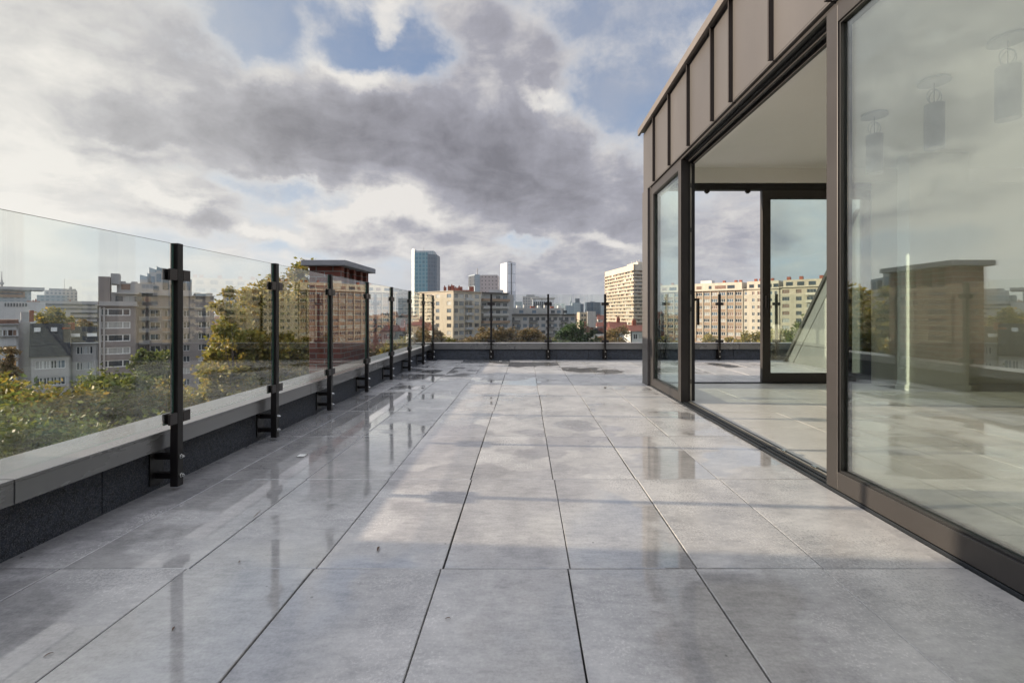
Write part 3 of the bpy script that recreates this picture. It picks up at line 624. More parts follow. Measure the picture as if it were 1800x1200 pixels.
# ------------------------------------------------------------------ small things on the tiles
for x, y, w_ in ((-1.417, 2.99, 'nearest, on the damp tiles beside the second post'), (-1.40, 5.6, 'middle one, by the left parapet'), (-1.41, 8.28, 'far one near the terrace corner'),
                 (-.47, 9.0, 'under the far railing, left of centre'), (1.75, 9.02, 'under the far railing near the penthouse corner')):
    t = thing('floor_light', 'small pale square floor light, '+w_, 'floor light', (x, y, 0), 'small pale floor lights')
    b = MB(); b.box(x-.022, x+.022, y-.022, y+.022, .0015, .006, 'paper'); obj('lens', b, t, .001)
    b = MB(); b.box(x-.026, x+.026, y-.026, y-.0225, .0012, .005, 'steel'); b.box(x-.026, x+.026, y+.0225, y+.026, .0012, .005, 'steel'); obj('rim', b, t)
lr = random.Random(3)
for (px, py, s, w_) in ((452, 908, .016, 'standing up in a tile joint'), (665, 966, .018, 'at the edge of the shadow on the tiles'), (85, 1152, .010, 'in the bottom left corner'), (421, 988, .008, 'just above the cross joint on the left'),
                       (305, 1106, .010, 'flat on the wet tile at lower left'), (787, 1088, .009, 'reddish, on the front centre tile')):
    Y = F*EYE/(py-HZ); X = PX(px, Y); a = lr.uniform(0, 3); b = MB(); pts = []
    for i in range(7):
        t_ = i/6; wd = s*.26*math.sin(math.pi*min(1, t_*.95+.03)); h = s*.30*math.sin(t_*3.0)+.002
        for q in (-1, 0, 1): pts.append((X+math.cos(a)*(t_-.5)*s*2-math.sin(a)*q*wd, Y+math.sin(a)*(t_-.5)*s*2+math.cos(a)*q*wd, h+abs(q)*s*.12))
    if 'standing' in w_: pts = [(x_, y_, .001+(i//3)/6*.025) for i, (x_, y_, z_) in enumerate(pts)]
    b.poly(pts, [(3*i+j, 3*i+j+1, 3*i+j+4, 3*i+j+3) for i in range(6) for j in (0, 1)], 'leaf_dry')
    tag(obj('dead_leaf', b), 'small brown dead leaf '+w_, 'leaf', 'dead leaves on the tiles')
# ------------------------------------------------------------------ buildings of the city
WM = {}
def win_mesh(w, h, fm, pm, mull, transom=False):
    k = (round(w, 2), round(h, 2), fm, pm, mull, transom)
    if k not in WM:
        b = MB(); b.box(-w/2, w/2, -.01, .03, 0, h, pm); t = max(.07, w*.035)
        b.box(-w/2, w/2, -.07, -.011, 0, t, fm); b.box(-w/2, w/2, -.07, -.011, h-t, h, fm)
        xs = [-w/2+t/2, w/2-t/2]
        if mull == 'tri': xs += [-w*.26, w*.24]
        elif mull: xs += [-w/2+w*(i+1)/(mull+1) for i in range(mull)]
        for x in xs: b.box(x-t/2, x+t/2, -.07, -.011, t, h-t, fm)
        WM[k] = b
    return k
WME = {}
def win_data(k):
    if k not in WME:
        b = WM[k]; me = bpy.data.meshes.new('window'); me.from_pydata(b.v, [], b.f)
        for m in b.ms: me.materials.append(M_[m])
        me.polygons.foreach_set('material_index', b.m); me.update(); WME[k] = me
    return WME[k]
class Bld:
    def __init__(s, name, label, foot, ztop, wall, roof='roofflat', group=None, cat='building', zbase=GZ, inset=.28, seed=1):
        s.foot = foot; s.zt = ztop; s.wall = wall; s.zb = zbase; s.wins = []; s.d = inset; s.rnd = random.Random(seed)
        cxm = sum(p[0] for p in foot)/len(foot); cym = sum(p[1] for p in foot)/len(foot)
        s.root = thing(name, label, cat, (cxm, cym, zbase), group); s.w = MB(); s.roof = roof
        n = len(foot); ins = []
        for i in range(n):
            p0, p1, p2 = Vector(foot[i-1]), Vector(foot[i]), Vector(foot[(i+1) % n])
            a = (p1-p0).normalized(); c = (p2-p1).normalized(); na = Vector((-a.y, a.x)); nc = Vector((-c.y, c.x))
            bis = (na+nc); bis = bis/max(.3, bis.dot(na)); ins.append(tuple(p1+bis*inset))
        s.w.prism(ins, zbase, ztop, wall, roof); s.faces = set()
    def face(s, i, bays, wh=1.5, sill=.9, fh=2.9, nf=7, top=None, span=None, pier=None, fm='wframe', mull=1, panes=('pane', 'pane', 'pane_curtain', 'pane_blue'), hide=None, zc=None):
        """bays (centre, width) along edge i; storeys counted down from the top"""
        s.faces.add(i); p0 = Vector(s.foot[i]); p1 = Vector(s.foot[(i+1) % len(s.foot)]); Lg = (p1-p0).length; U = (p1-p0)/Lg; O = tuple(p0); u = (U.x, U.y)
        top = s.zt if top is None else top; d = s.d; span = span or s.wall; pier = pier or s.wall
        if top < s.zt: s.w.box(0, Lg, 0, d, top, s.zt, s.wall, O, u)
        z = top
        for k in range(nf):
            z0 = z-fh; s.w.box(0, Lg, 0, d, z0+sill+wh, z, span, O, u); s.w.box(0, Lg, 0, d, z0, z0+sill, span, O, u)
            x = 0
            for (c, w) in bays:
                if c-w/2 > x+.01: s.w.box(x, c-w/2, .0, d, z0+sill, z0+sill+wh, pier, O, u)
                x = c+w/2
                pm = s.rnd.choice(panes); key = win_mesh(w, wh, fm, pm, mull)
                q = p0+U*c+Vector((-U.y, U.x))*(d*.62); s.wins.append((q.x, q.y, z0+sill, math.atan2(U.y, U.x), key))
            if x < Lg-.01: s.w.box(x, Lg, .0, d, z0+sill, z0+sill+wh, pier, O, u)
            z = z0
        if z > s.zb: s.w.box(0, Lg, 0, d, s.zb, z, s.wall, O, u)
        return O, u, Lg
    def ribs(s, i, us, w, proud, m, z0, z1, name='facade_rib'):
        p0 = Vector(s.foot[i]); p1 = Vector(s.foot[(i+1) % len(s.foot)]); U = (p1-p0).normalized()
        b = MB()
        for x in us: b.box(x-w/2, x+w/2, -proud, -.003, z0, z1, m, tuple(p0), (U.x, U.y))
        obj(name, b, s.root)
    def balconies(s, i, u0, u1, depth, fh, nf, top, front='balc', hf=.95, slab='balc'):
        p0 = Vector(s.foot[i]); p1 = Vector(s.foot[(i+1) % len(s.foot)]); U = (p1-p0).normalized(); O = tuple(p0); u = (U.x, U.y)
        for k in range(nf):
            z = top-(k+1)*fh; b = MB(); b.box(u0, u1, -depth, -.003, z-.12, z+.05, slab, O, u); b.box(u0, u1, -depth-.02, -depth+.06, z+.06, z+hf, front, O, u)
            b.box(u0, u0+.08, -depth+.07, -.003, z+.06, z+hf, front, O, u); b.box(u1-.08, u1, -depth+.07, -.003, z+.06, z+hf, front, O, u); obj('balcony', b, s.root)
    def cornice(s, i, z, h=.25, proud=.35, m=None, ext=0, name='cornice'):
        p0 = Vector(s.foot[i]); p1 = Vector(s.foot[(i+1) % len(s.foot)]); L_ = (p1-p0).length; U = (p1-p0)/L_
        b = MB(); b.box(-ext, L_+ext, -proud, .0-.003, z, z+h, m or s.wall, tuple(p0), (U.x, U.y)); obj(name, b, s.root)
    def add(s, name, *boxes):
        b = MB()
        for bx in boxes: b.box(*bx)
        return obj(name, b, s.root)
    def done(s):
        n = len(s.foot); c = s.foot
        for i in range(n):
            if i not in s.faces:
                p0 = Vector(c[i]); p1 = Vector(c[(i+1) % n]); L_ = (p1-p0).length; U = (p1-p0)/L_; s.w.box(0, L_, 0, s.d, s.zb, s.zt, s.wall, tuple(p0), (U.x, U.y))
        o = obj('wall', s.w, s.root)
        s.wins.sort(key=lambda w: (w[0]**2+w[1]**2+(w[2]-EYE)**2)*(1+(.6 if w[2] < -.075*math.hypot(w[0], w[1]) else 0)))
        base = wloc(s.root)
        for (x, y, z, a, k) in s.wins[:96]:
            q = bpy.data.objects.new('window', win_data(k)); C.objects.link(q); q.parent = s.root; q.location = Vector((x, y, z))-base; q.rotation_euler = (0, 0, a)
        if len(s.wins) > 96:
            b = MB()
            for (x, y, z, a, k) in s.wins[96:]:
                wm = WM[k]; ca, sa = math.cos(a), math.sin(a); off = len(b.v)
                b.v += [(x+vx*ca-vy*sa, y+vx*sa+vy*ca, z+vz) for vx, vy, vz in wm.v]; mm = [b.mi(m) for m in wm.ms]
                b.f += [tuple(off+i for i in f) for f in wm.f]; b.m += [mm[i] for i in wm.m]
            q = obj('window', b, s.root); q['kind'] = 'stuff'
        return turn(s.root) if ROT else s.root
def rect(x0, y0, x1, y1, depth):
    """footprint whose first edge runs from (x0,y0) to (x1,y1), the rest behind it"""
    U = Vector((x1-x0, y1-y0)).normalized(); n = Vector((-U.y, U.x))*depth
    return [(x0, y0), (x1, y1), (x1+n.x, y1+n.y), (x0+n.x, y0+n.y)]
def pt(px, D): return (PX(px, D), D)
def regular(L_, n, w, m0=.8):
    if n == 1: return [(L_/2, w)]
    return [(m0+w/2+(L_-2*m0-w)*i/(n-1), w) for i in range(n)]

# --- corner apartment block in the middle (sunlit flank, shaded front)
ax, ay = pt(797, 182); lx, ly = ax-16.5, ay+14.2; rx_, ry_ = ax+9.6, ay+11.2
zt = PZ(511.5, 182)
foot = [(lx, ly), (ax, ay), (rx_, ry_), (lx+9.6, ly+11.2)]
B = Bld('apartment_building', 'cream corner apartment block with terracotta chimneys on its flat roof, one flank sunlit', foot, zt, 'cream', seed=3)
Lf = math.hypot(ax-lx, ay-ly); Lr = math.hypot(rx_-ax, ry_-ay)
B.face(0, [(1.6, 1.7), (7.2, 3.4), (12.2, 2.2), (Lf-2.6, 2.6)], wh=1.55, sill=.85, nf=8, top=zt-.5, mull=2, fm='bframe')
B.face(1, [(1.5, 1.9), (4.2, 2.4), (6.9, 1.7), (9.0, 1.5), (Lr-2.3, 2.4)], wh=1.7, sill=.75, nf=8, top=zt-.5, mull=2, fm='gframe', panes=('pane', 'pane_curtain', 'pane_blue', 'pane'))
B.balconies(1, 6.0, 9.9, .9, 2.9, 8, zt-.5, 'greyrender'); B.balconies(0, 5.2, 9.2, .8, 2.9, 8, zt-.5, 'cream')
B.cornice(0, zt, .22, .4, 'cream_w', .3); B.cornice(1, zt, .22, .4, 'cream', .3)
for (px, w, h) in ((782, .9, 1.9), (789.5, .9, 2.2), (795.5, 1.3, 2.5), (804, 2.0, 1.5), (809, 1.5, 2.0)):
    x, y = pt(px, 184+(px-797)*.35 if px > 797 else 188); B.add('chimney', (x-w/2, x+w/2, y-w/2, y+w/2+.6, zt-.2, zt+h, 'chimred'), (x-w/2+.15, x-w/2+.5, y, y+.4, zt+h, zt+h+.55, 'chimred'))
x, y = pt(829, 192); B.add('chimney', (x-.9, x+.9, y-.9, y+.9, zt-.2, zt+2.3, 'chimred')); B.add('chimney', (x-4.2, x-.95, y-.4, y+.6, zt-.2, zt+.9, 'chimred')); B.done()

# --- building with wrapped balconies next to it
x0, y0 = pt(845.5, 197); x1, y1 = pt(893, 205); zt = PZ(515.5, 200)
B = Bld('apartment_building', 'grey apartment block ringed by long balconies, touching the cream corner block on its right', [(x0, y0), (x1, y1), (x1+2, y1+12), (x0+2, y0+13)], zt, 'greyrender', seed=5)
Lw = math.hypot(x1-x0, y1-y0)
B.face(0, regular(Lw, 4, 2.1, .5), wh=1.7, sill=.6, fh=3.1, nf=8, top=zt-.2, mull=2, fm='gframe'); B.cornice(0, zt, .35, 1.0, 'zinc_dark', .3)
for k in range(7):
    b = MB(); z = zt-.2-(k+1)*3.1
    P = [(x0+.2, y0-.3), (x0+1.2, y0-1.5), (x1-1.0, y1-1.6), (x1+.4, y1-.9), (x1+.9, y1+.6)]
    for (a_, c_) in zip(P[:-1], P[1:]):
        d = Vector((c_[0]-a_[0], c_[1]-a_[1])); Ld = d.length; d /= Ld; b.box(0, Ld, -.06, .06, z-.1, z+1.0, 'spandrel' if k in (0, 3) else 'balc', a_, (d.x, d.y)); b.box(0, Ld, .061, 1.3, z-.1, z+.04, 'balc', a_, (d.x, d.y))
    obj('balcony', b, B.root)
B.add('roof_house', (x0+3, x0+9, y0+5, y0+9, zt, zt+1.6, 'greyrender')); B.done()

# --- the long slab behind the trees
x0, y0 = pt(895, 214); x1, y1 = pt(1012, 226); zt = PZ(553, 216)
B = Bld('apartment_building', 'long low grey apartment block with a dark eaves line, behind the far railing', rect(x0, y0, x1, y1, 12), zt, 'stone_l', seed=8)
Lw = math.hypot(x1-x0, y1-y0)
B.face(0, regular(Lw, 11, 1.9, .7), wh=1.6, sill=.7, fh=3.1, nf=5, top=zt-.35, mull=2, fm='gframe')
for c in (3.0, 11.5, 20, 27.5): B.balconies(0, c-1.7, c+2.0, 1.0, 3.1, 4, zt-.35, 'balc_d', .9)
B.cornice(0, zt, .3, 1.1, 'zinc_dark', .2); U = Vector((x1-x0, y1-y0)).normalized(); z2 = PZ(541, 216)
b = MB(); O = (x0, y0)
b.box(1, Lw-5, 2.2, 11, zt+.31, z2, 'stone_l', O, (U.x, U.y)); obj('top_storey', b, B.root)
for i in range(9):
    b = MB(); c = 2.5+i*3.2; b.box(c, c+2.0, 2.1, 2.195, zt+.7, zt+2.1, B.rnd.choice(['pane', 'pane_blue', 'pane_curtain']), O, (U.x, U.y)); obj('window', b, B.root)
for i in range(8):
    c = 1.8+i*3.5; b = MB(); b.box(c, c+1.3+.6*(i % 2), 4, 5.4, z2+.003, z2+.9+.3*(i % 3), ['chimred', 'whiterender', 'greyrender'][i % 3], O, (U.x, U.y)); obj('chimney', b, B.root)
B.done()

# --- low cream house in front of the corner block, left
x0, y0 = pt(716, 150); x1, y1 = pt(742, 148); zt = PZ(571, 150)
B = Bld('town_house', 'low cream house with red hipped roof behind the left railing, below the blue tower', rect(x0, y0, x1, y1, 9), zt, 'cream', seed=2)
B.face(0, regular(math.hypot(x1-x0, y1-y0), 2, 1.3, .6), wh=1.5, sill=.8, nf=3, top=zt-.2, mull=2)
b = MB(); zr = zt+1.7; mx, my = (x0+x1)/2, y0+4.5
P = [(x0-.4, y0-.4, zt), (x1+.4, y1-.4, zt), (x1+.4, y1+9.4, zt), (x0-.4, y0+9.4, zt), (mx-.8, my, zr), (mx+.8, my, zr)]
b.poly(P, [(3, 2, 1, 0), (0, 1, 5, 4), (1, 2, 5), (2, 3, 4, 5), (3, 0, 4)], 'roofred'); obj('roof', b, B.root); B.done()

# --- sunlit slabs behind the penthouse (seen through the door and mirrored in the glass railing)
q0 = (64.0, 225.4); dU = Vector((.757, -.653)); 
def along(s_, n_=0): return (q0[0]+dU.x*s_-dU.y*n_, q0[1]+dU.y*s_+dU.x*n_)
LD = 38.0
zt = PZ(512, 212)
B = Bld('apartment_building', 'tan apartment slab with cream vertical ribs, seen through the open penthouse door', [along(-6), along(LD), along(LD, 14), along(-6, 14)], zt, 'cream', seed=11)
Lw = LD+6; nb = 13; bays = [(1.8+i*(Lw-3.6)/(nb-1), 2.55) for i in range(nb)]
B.face(0, bays, wh=1.45, sill=.85, fh=2.9, nf=9, top=zt-.1, span='spandrel', pier='spandrel', mull=2, fm='wframe', panes=('pane', 'pane', 'blind', 'pane_curtain', 'pane_blue'))
B.ribs(0, [1.8+(i+.5)*(Lw-3.6)/(nb-1) for i in range(nb-1)]+[.2, Lw-.2], .32, .22, 'cream_w', -10, zt-.1)
B.cornice(0, zt, .3, 1.0, 'cream_w', .4); p = along(-5, 1.8)
b = MB(); b.box(1, Lw-1, 1.9, 12, zt+.3, PZ(498, 212), 'cream_w', along(-6), tuple(dU)); obj('top_storey', b, B.root)
for i, c in enumerate((3.5, 8, 12.2, 17.5, 20.5, 24.5, 29.5, 34, 38.5)):
    w = (3.0, 2.2, 3.4, 1.2, 2.6, 2.2, 1.2, 4.6, 3.0)[i]; b = MB(); b.box(c-w/2, c+w/2, 1.8, 1.895, zt+1.0, zt+2.4, 'blind' if i % 2 else 'pane', along(-6), tuple(dU)); obj('window', b, B.root)
b = MB(); b.box(24.5, 29.5, 4, 8, PZ(498, 212)+.003, PZ(492.5, 212), 'whiterender', along(-6), tuple(dU)); obj('roof_house', b, B.root)
for c in (4, 10, 16, 34, 39, 41):
    b = MB(); b.box(c, c+1.0, 5, 6.4, PZ(498, 212)+.003, PZ(498, 212)+1.1, 'chimred', along(-6), tuple(dU)); obj('chimney', b, B.root)
B.done()
zt = PZ(509, 200)
B = Bld('apartment_building', 'pale cream apartment block with small square windows and roof garden, beside the tan ribbed slab', [along(LD+.15), along(LD+14), along(LD+14, 14), along(LD+.15, 14)], zt, 'cream_w', seed=12)
B.face(0, [(1.0, 1.0), (4.0, 1.0), (6.3, 1.5), (8.3, 1.3), (10.5, 1.5), (12.6, 1.1)], wh=1.35, sill=.9, fh=2.9, nf=9, top=zt-.3, mull=1, fm='wframe', panes=('pane', 'pane', 'blind', 'pane_blue'))
B.cornice(0, zt, .28, .7, 'cream_w', .1); b = MB(); b.box(.8, 13, 2.4, 12, zt+.29, PZ(494.5, 200), 'cream_w', along(LD+.15), tuple(dU)); obj('top_storey', b, B.root)
for c in (2.6, 6.0, 9.5, 12):
    b = MB(); b.box(c-.9, c+.9, 2.3, 2.395, zt+.8, zt+2.2, 'pane', along(LD+.15), tuple(dU)); obj('window', b, B.root)
for c in (3, 5, 7.5, 9.5):
    b = MB(); b.box(c, c+1.0, 5, 6.4, PZ(494.5, 200)+.003, PZ(494.5, 200)+1.2, 'chimred', along(LD+.15), tuple(dU)); obj('chimney', b, B.root)
B.done()
zt = PZ(504, 185)
B = Bld('apartment_building', 'cream apartment block with wide balcony bays, seen through the fixed rear glass leaf', [along(LD+14.15), along(LD+38), along(LD+38, 14), along(LD+14.15, 14)], zt, 'cream', seed=13)
B.face(0, [(2.2, 2.6), (6.8, 2.0), (11.2, 3.2), (16.4, 2.0), (20.5, 3.2)], wh=1.6, sill=.75, fh=2.9, nf=9, top=zt-.3, mull=2, fm='gframe', panes=('pane', 'pane', 'blind', 'pane_curtain'))
B.balconies(0, 9.2, 13.3, .9, 2.9, 8, zt-.3, 'cream_w'); B.balconies(0, 18.6, 22.6, .9, 2.9, 8, zt-.3, 'cream_w'); B.cornice(0, zt, .28, .8, 'cream_w', .1)
b = MB(); b.box(.8, 23, 2.2, 12, zt+.29, PZ(490, 185), 'cream', along(LD+14.15), tuple(dU)); obj('top_storey', b, B.root)
for c in (3, 7, 11, 16, 20.5):
    b = MB(); b.box(c-1.2, c+1.2, 2.1, 2.195, zt+.8, zt+2.3, 'pane', along(LD+14.15), tuple(dU)); obj('window', b, B.root)
for c in (1.5, 6, 13, 19, 21):
    b = MB(); b.box(c, c+1.3, 5, 6.4, PZ(490, 185)+.003, PZ(490, 185)+1.5, 'chimred', along(LD+14.15), tuple(dU)); obj('chimney', b, B.root)
B.done()
zt = PZ(520, 150)
B = Bld('apartment_building', 'cream apartment block with broad strip windows, mirrored in the railing beside the golden tree', [along(LD+38.2), along(LD+72), along(LD+72, 14), along(LD+38.2, 14)], PZ(497, 172), 'cream', seed=14)
B.face(0, [(4, 4.6), (11.5, 4.6), (19, 4.6), (27, 4.6)], wh=1.7, sill=.7, fh=3.0, nf=9, mull=3, fm='gframe', panes=('pane', 'pane_blue')); B.done()

# --- striped tower right of the terrace end
x1, y1 = pt(1114, 350); x0, y0 = x1-10.5, y1+66; zt = PZ(464.5, 350)
U = Vector((x1-x0, y1-y0)).normalized(); n_ = Vector((-U.y, U.x))*19
B = Bld('residential_tower', 'tall cream residential tower striped with continuous balconies, at the far right end of the railing', [(x0, y0), (x1, y1), (x1+n_.x, y1+n_.y), (x0+n_.x, y0+n_.y)], zt, 'cream', seed=21, inset=1.3)
Lw = math.hypot(x1-x0, y1-y0); fh = 2.78
for i in (0, 1):
    Lg = Lw if i == 0 else 19; O, u = (B.foot[0], U) if i == 0 else (B.foot[1], n_.normalized())
    B.faces.add(i); B.w.box(0, Lg, 0, 1.3, zt-4.4, zt, 'cream_w', tuple(O), tuple(u))
    for k in range(20):
        z = zt-4.4-(k+1)*fh; b = MB(); b.box(0, Lg, 0, .15, z, z+1.25, 'cream', tuple(O), tuple(u)); b.box(0, Lg, .151, 1.3, z, z+.2, 'balc', tuple(O), tuple(u)); obj('balcony', b, B.root)
        b = MB(); x = 0
        while x < Lg-2:
            w = B.rnd.choice((1.6, 2.4, 3.2)); b.box(x, x+w, 1.15, 1.29, z+.25, z+2.3, B.rnd.choice(['pane', 'blind', 'pane', 'pane_curtain']), tuple(O), tuple(u)); x += w+B.rnd.choice((.5, 1.2, 2.0))
        obj('window_band', b, B.root)
        if i == 0 and k % 1 == 0:
            b = MB()
            for _ in range(6):
                x = B.rnd.uniform(0, Lg-2); b.box(x, x+B.rnd.uniform(.5, 2.4), .3, .4, z+1.3, z+fh-.05, B.rnd.choice(['cream_w', 'spandrel', 'whiterender']), tuple(O), tuple(u))
            obj('balcony_screen', b, B.root)
b = MB(); b.box(Lw-26, Lw-4, 5, 14, zt+.003, zt+2.4, 'cream_w', tuple(B.foot[0]), tuple(U)); obj('roof_house', b, B.root)
for c in (Lw-22, Lw-17, Lw-12, Lw-7):
    b = MB(); b.box(c, c+.5, 7, 7.5, zt+2.4, zt+4.6, 'whiterender', tuple(B.foot[0]), tuple(U)); obj('roof_mast', b, B.root)
B.done()

# --- left: grey stone apartment building
bearing(250); D0 = 110.0/math.cos(ROT)
x0 = PX(171, D0); x1 = PX(241, D0); zt = PZ(538, D0)
B = Bld('apartment_building', 'grey stone apartment building with a column of triple windows and a stepped glass crown', [(x0, D0), (x1, D0), (x1, D0+14), (x0, D0+14)], zt, 'stone', seed=31)
c = PX(203.5, D0)-x0
B.face(0, [(c, 5.1)], wh=1.6, sill=.85, fh=2.92, nf=7, top=zt-.15, mull='tri', panes=('pane', 'pane', 'pane_blue', 'pane_curtain', 'blind'))
B.ribs(0, [.45, 1.15], .35, .3, 'stone_l', GZ, zt-.3, 'corner_pier'); B.cornice(0, zt, .22, .6, 'stone_l', .3)
B.add('roof_terrace_front', (x0+.3, x1-.3, D0-.35, D0-.25, zt+.23, zt+1.05, 'stone_l')); z2 = PZ(521, D0)
B.add('top_storey', (x0+2.2, x1, D0+1.9, D0+12, zt+.003, z2+.9, 'stone_l'), (x0+3.0, x1+.3, D0+1.2, D0+1.89, z2+.55, z2+.85, 'balc'), (x0+3.2, x1+3, D0+3, D0+12, z2+.9, PZ(497, D0), 'greyrender'))
for i in range(4): B.add('window', (x0+3.0+i*1.7, x0+4.3+i*1.7, D0+1.82, D0+1.895, zt+1.1, zt+2.3, ['pane', 'pane_curtain', 'pane', 'blind'][i]))
B.add('window', (x0+4.0, x0+5.6, D0+2.92, D0+2.995, z2+1.6, z2+2.9, 'blind'))
B.add('chimney', (x0+.1, x0+2.1, D0+1, D0+8, zt, PZ(488, D0), 'stone')); B.add('chimney', (x0+2.0+.2, x0+3.8, D0+1.4, D0+8, PZ(500, D0), PZ(482, D0), 'greyrender'))
for px in (214, 236): x = PX(px, D0); B.add('chimney', (x-.6, x+.6, D0+5, D0+6, PZ(497, D0)+.003, PZ(493.5, D0), 'greyrender'))
# recessed wing
D1 = D0+6.5; xa = x1+.01; xb = PX(376, D1); zw = PZ(519, D1)
wing = MB(); wing.box(xa, xb, D1+.5, D1+14, GZ, zw, 'stone'); fh = 2.92; ztw = PZ(541.5, D1)
cols = [(245, 262, 'balc'), (264, 282, 'win'), (286, 300, 'balc'), (322, 334, 'win'), (349, 369, 'bigwin')]
wing.box(xa, xb, D1-.001, D1+.5, ztw-.2, zw, 'stone')
obj('recessed_wing', wing, B.root)
b = MB(); 
for k in range(8):
    z = ztw-(k+1)*fh; x = xa
    for (pa, pb, kind) in cols:
        a_, c_ = PX(pa, D1), PX(pb, D1)
        b.box(x, a_, D1, D1+.5, z, z+fh, 'stone'); x = c_
        if kind != 'balc':
            b.box(a_, c_, D1, D1+.5, z, z+.85, 'stone'); b.box(a_, c_, D1, D1+.5, z+2.4, z+fh, 'stone')
        if kind == 'balc' and k < 7:
            q = MB(); q.box(a_-.1, c_+.1, D1-.9, D1-.003, z-.1, z+.08, 'balc'); q.box(a_-.1, c_+.1, D1-.95, D1-.88, z+.09, z+.95, 'stone_l' if pa < 250 else 'spandrel'); obj('balcony', q, B.root)
            q = MB(); q.box(a_+.5, c_-.5, D1+.42, D1+.495, z+.15, z+2.3, 'pane'); q.box(a_+1.0, a_+1.08, D1+.38, D1+.419, z+.15, z+2.3, 'wframe'); obj('window', q, B.root)
        elif k < 7:
            B.wins.append(((a_+c_)/2, D1+.3, z+.85, 0, win_mesh(c_-a_, 1.55, 'wframe', B.rnd.choice(['pane', 'pane_curtain', 'pane']), 'tri' if kind == 'bigwin' else 1)))
    b.box(x, xb, D1, D1+.5, z, z+fh, 'stone')
obj('wing_front', b, B.root)
B.add('cornice', (xa, xb+.2, D1-.6, D1-.003, zw, zw+.22, 'stone_l')); B.add('cornice', (xa, xb+.1, D1-.3, D1-.003, ztw+.1, ztw+.3, 'balc'))
for (pa, pb, ya) in ((246, 262, 483), (258.5, 266, 479), (262, 275, 469.5), (275, 283, 466.5), (283, 300, 469), (300, 316, 473), (316, 337, 485)):
    q = MB(); a_, c_ = PX(pa, D1+3), PX(pb, D1+3)
    zt_ = PZ(ya, D1+3); q.box(a_, c_-.01, D1+2.5, D1+11, zw+.003, zt_-1.2, 'stone_l'); q.poly([(a_, D1+2.5, zt_-1.2), (c_-.01, D1+2.5, zt_-1.2), (c_-.01, D1+2.5, zt_-.5), (a_, D1+2.5, zt_), (a_, D1+11, zt_-1.2), (c_-.01, D1+11, zt_-1.2), (c_-.01, D1+11, zt_-.5), (a_, D1+11, zt_)], [(0, 1, 2, 3), (7, 6, 5, 4), (3, 2, 6, 7), (0, 3, 7, 4), (1, 5, 6, 2)], 'bluegrey')
    obj('crown_step', q, B.root)
for (pa, pb, ya, yb) in ((254, 262, 505, 512), (266, 272, 485, 499), (275, 283, 480, 494), (286, 297, 488, 508), (318, 326, 490, 508), (328, 335, 492, 508), (266, 280, 502, 510), (302, 314, 484, 500)):
    B.add('window', (PX(pa, D1+2.4), PX(pb, D1+2.4), D1+2.40, D1+2.495, PZ(yb, D1+2.4), PZ(ya, D1+2.4), B.rnd.choice(['pane', 'pane_blue', 'pane_curtain'])))
B.add('top_storey', (PX(345, D1), PX(371, D1), D1+2, D1+9, zw+.003, PZ(513, D1), 'bluegrey'))
for px in (350, 372): x = PX(px, D1); B.add('chimney', (x-.7, x+.7, D1+5, D1+6, zw+.2, PZ(511, D1), 'greyrender'))
B.done()

for (pa, pb, D_, yt, wl_, sd_, lb) in ((392, 470, 150, 520, 'stone_l', 61, 'plain grey apartment block hidden behind the tall golden tree'), (540, 622, 170, 524, 'cream', 62, 'cream apartment block hidden behind the brick chimney'), (-210, -70, 120, 520, 'greyrender', 63, 'grey apartment block beyond the left edge of the view')):
    bearing((pa+pb)/2); D_ = D_/math.cos(ROT); x0, x1 = PX(pa, D_), PX(pb, D_)
    B = Bld('apartment_building', lb, rect(x0, D_, x1, D_, 13), PZ(yt, D_), wl_, seed=sd_); B.face(0, regular(x1-x0, 5, 1.8, .9), wh=1.5, sill=.85, nf=8, top=B.zt-.3, mull=1); B.cornice(0, B.zt, .25, .4, 'balc'); B.done()
bearing(None)
# --- dark slate roofs and the white house, far left
def house(name, label, x0, x1, y0, dep, ze, zr, wall, roof, seed=1, nf=2, nw=3, group=None, hip=0.0, chim=True, along_x=True, mull=1, ww=1.1, zb=GZ, wh=1.4):
    h = Bld(name, label, [(x0, y0), (x1, y0), (x1, y0+dep), (x0, y0+dep)], ze, wall, seed=seed, group=group, zbase=zb)
    if nw: h.face(0, regular(x1-x0, nw, ww, .7), wh=wh, sill=.9, fh=2.9, nf=nf, top=ze-.15, mull=mull)
    b = MB(); e = .35; my = y0+dep/2; mx = (x0+x1)/2; hp = hip
    if along_x: P = [(x0-e*(hp > 0), y0-e, ze+.01), (x1+e*(hp > 0), y0-e, ze+.01), (x1+e*(hp > 0), y0+dep+e, ze+.01), (x0-e*(hp > 0), y0+dep+e, ze+.01), (x0+hp, my, zr), (x1-hp, my, zr)]; fs = [(3, 2, 1, 0), (0, 1, 5, 4), (1, 2, 5), (2, 3, 4, 5), (3, 0, 4)]
    else: P = [(x0-e, y0, ze+.01), (x1+e, y0, ze+.01), (x1+e, y0+dep, ze+.01), (x0-e, y0+dep, ze+.01), (mx, y0, zr), (mx, y0+dep, zr)]; fs = [(3, 2, 1, 0), (0, 1, 4), (1, 2, 5, 4), (2, 3, 5), (3, 0, 4, 5)]
    b.poly(P, fs, roof); rf = obj('roof', b, h.root)
    if chim:
        cx_ = x0+(x1-x0)*h.rnd.uniform(.1, .9); q = MB(); q.box(cx_-.5, cx_+.5, my-.4, my+.4, (ze+zr)/2, zr+1.3, 'chimred'); q.box(cx_-.3, cx_-.05, my-.12, my+.12, zr+1.3, zr+1.8, 'chimred'); q.box(cx_+.08, cx_+.33, my-.12, my+.12, zr+1.3, zr+1.8, 'chimred')
        cobj = obj('chimney', q, rf)
    return h
bearing(110); Dh = 86.0/math.cos(ROT)
x0, x1 = PX(53, Dh), PX(124, Dh)
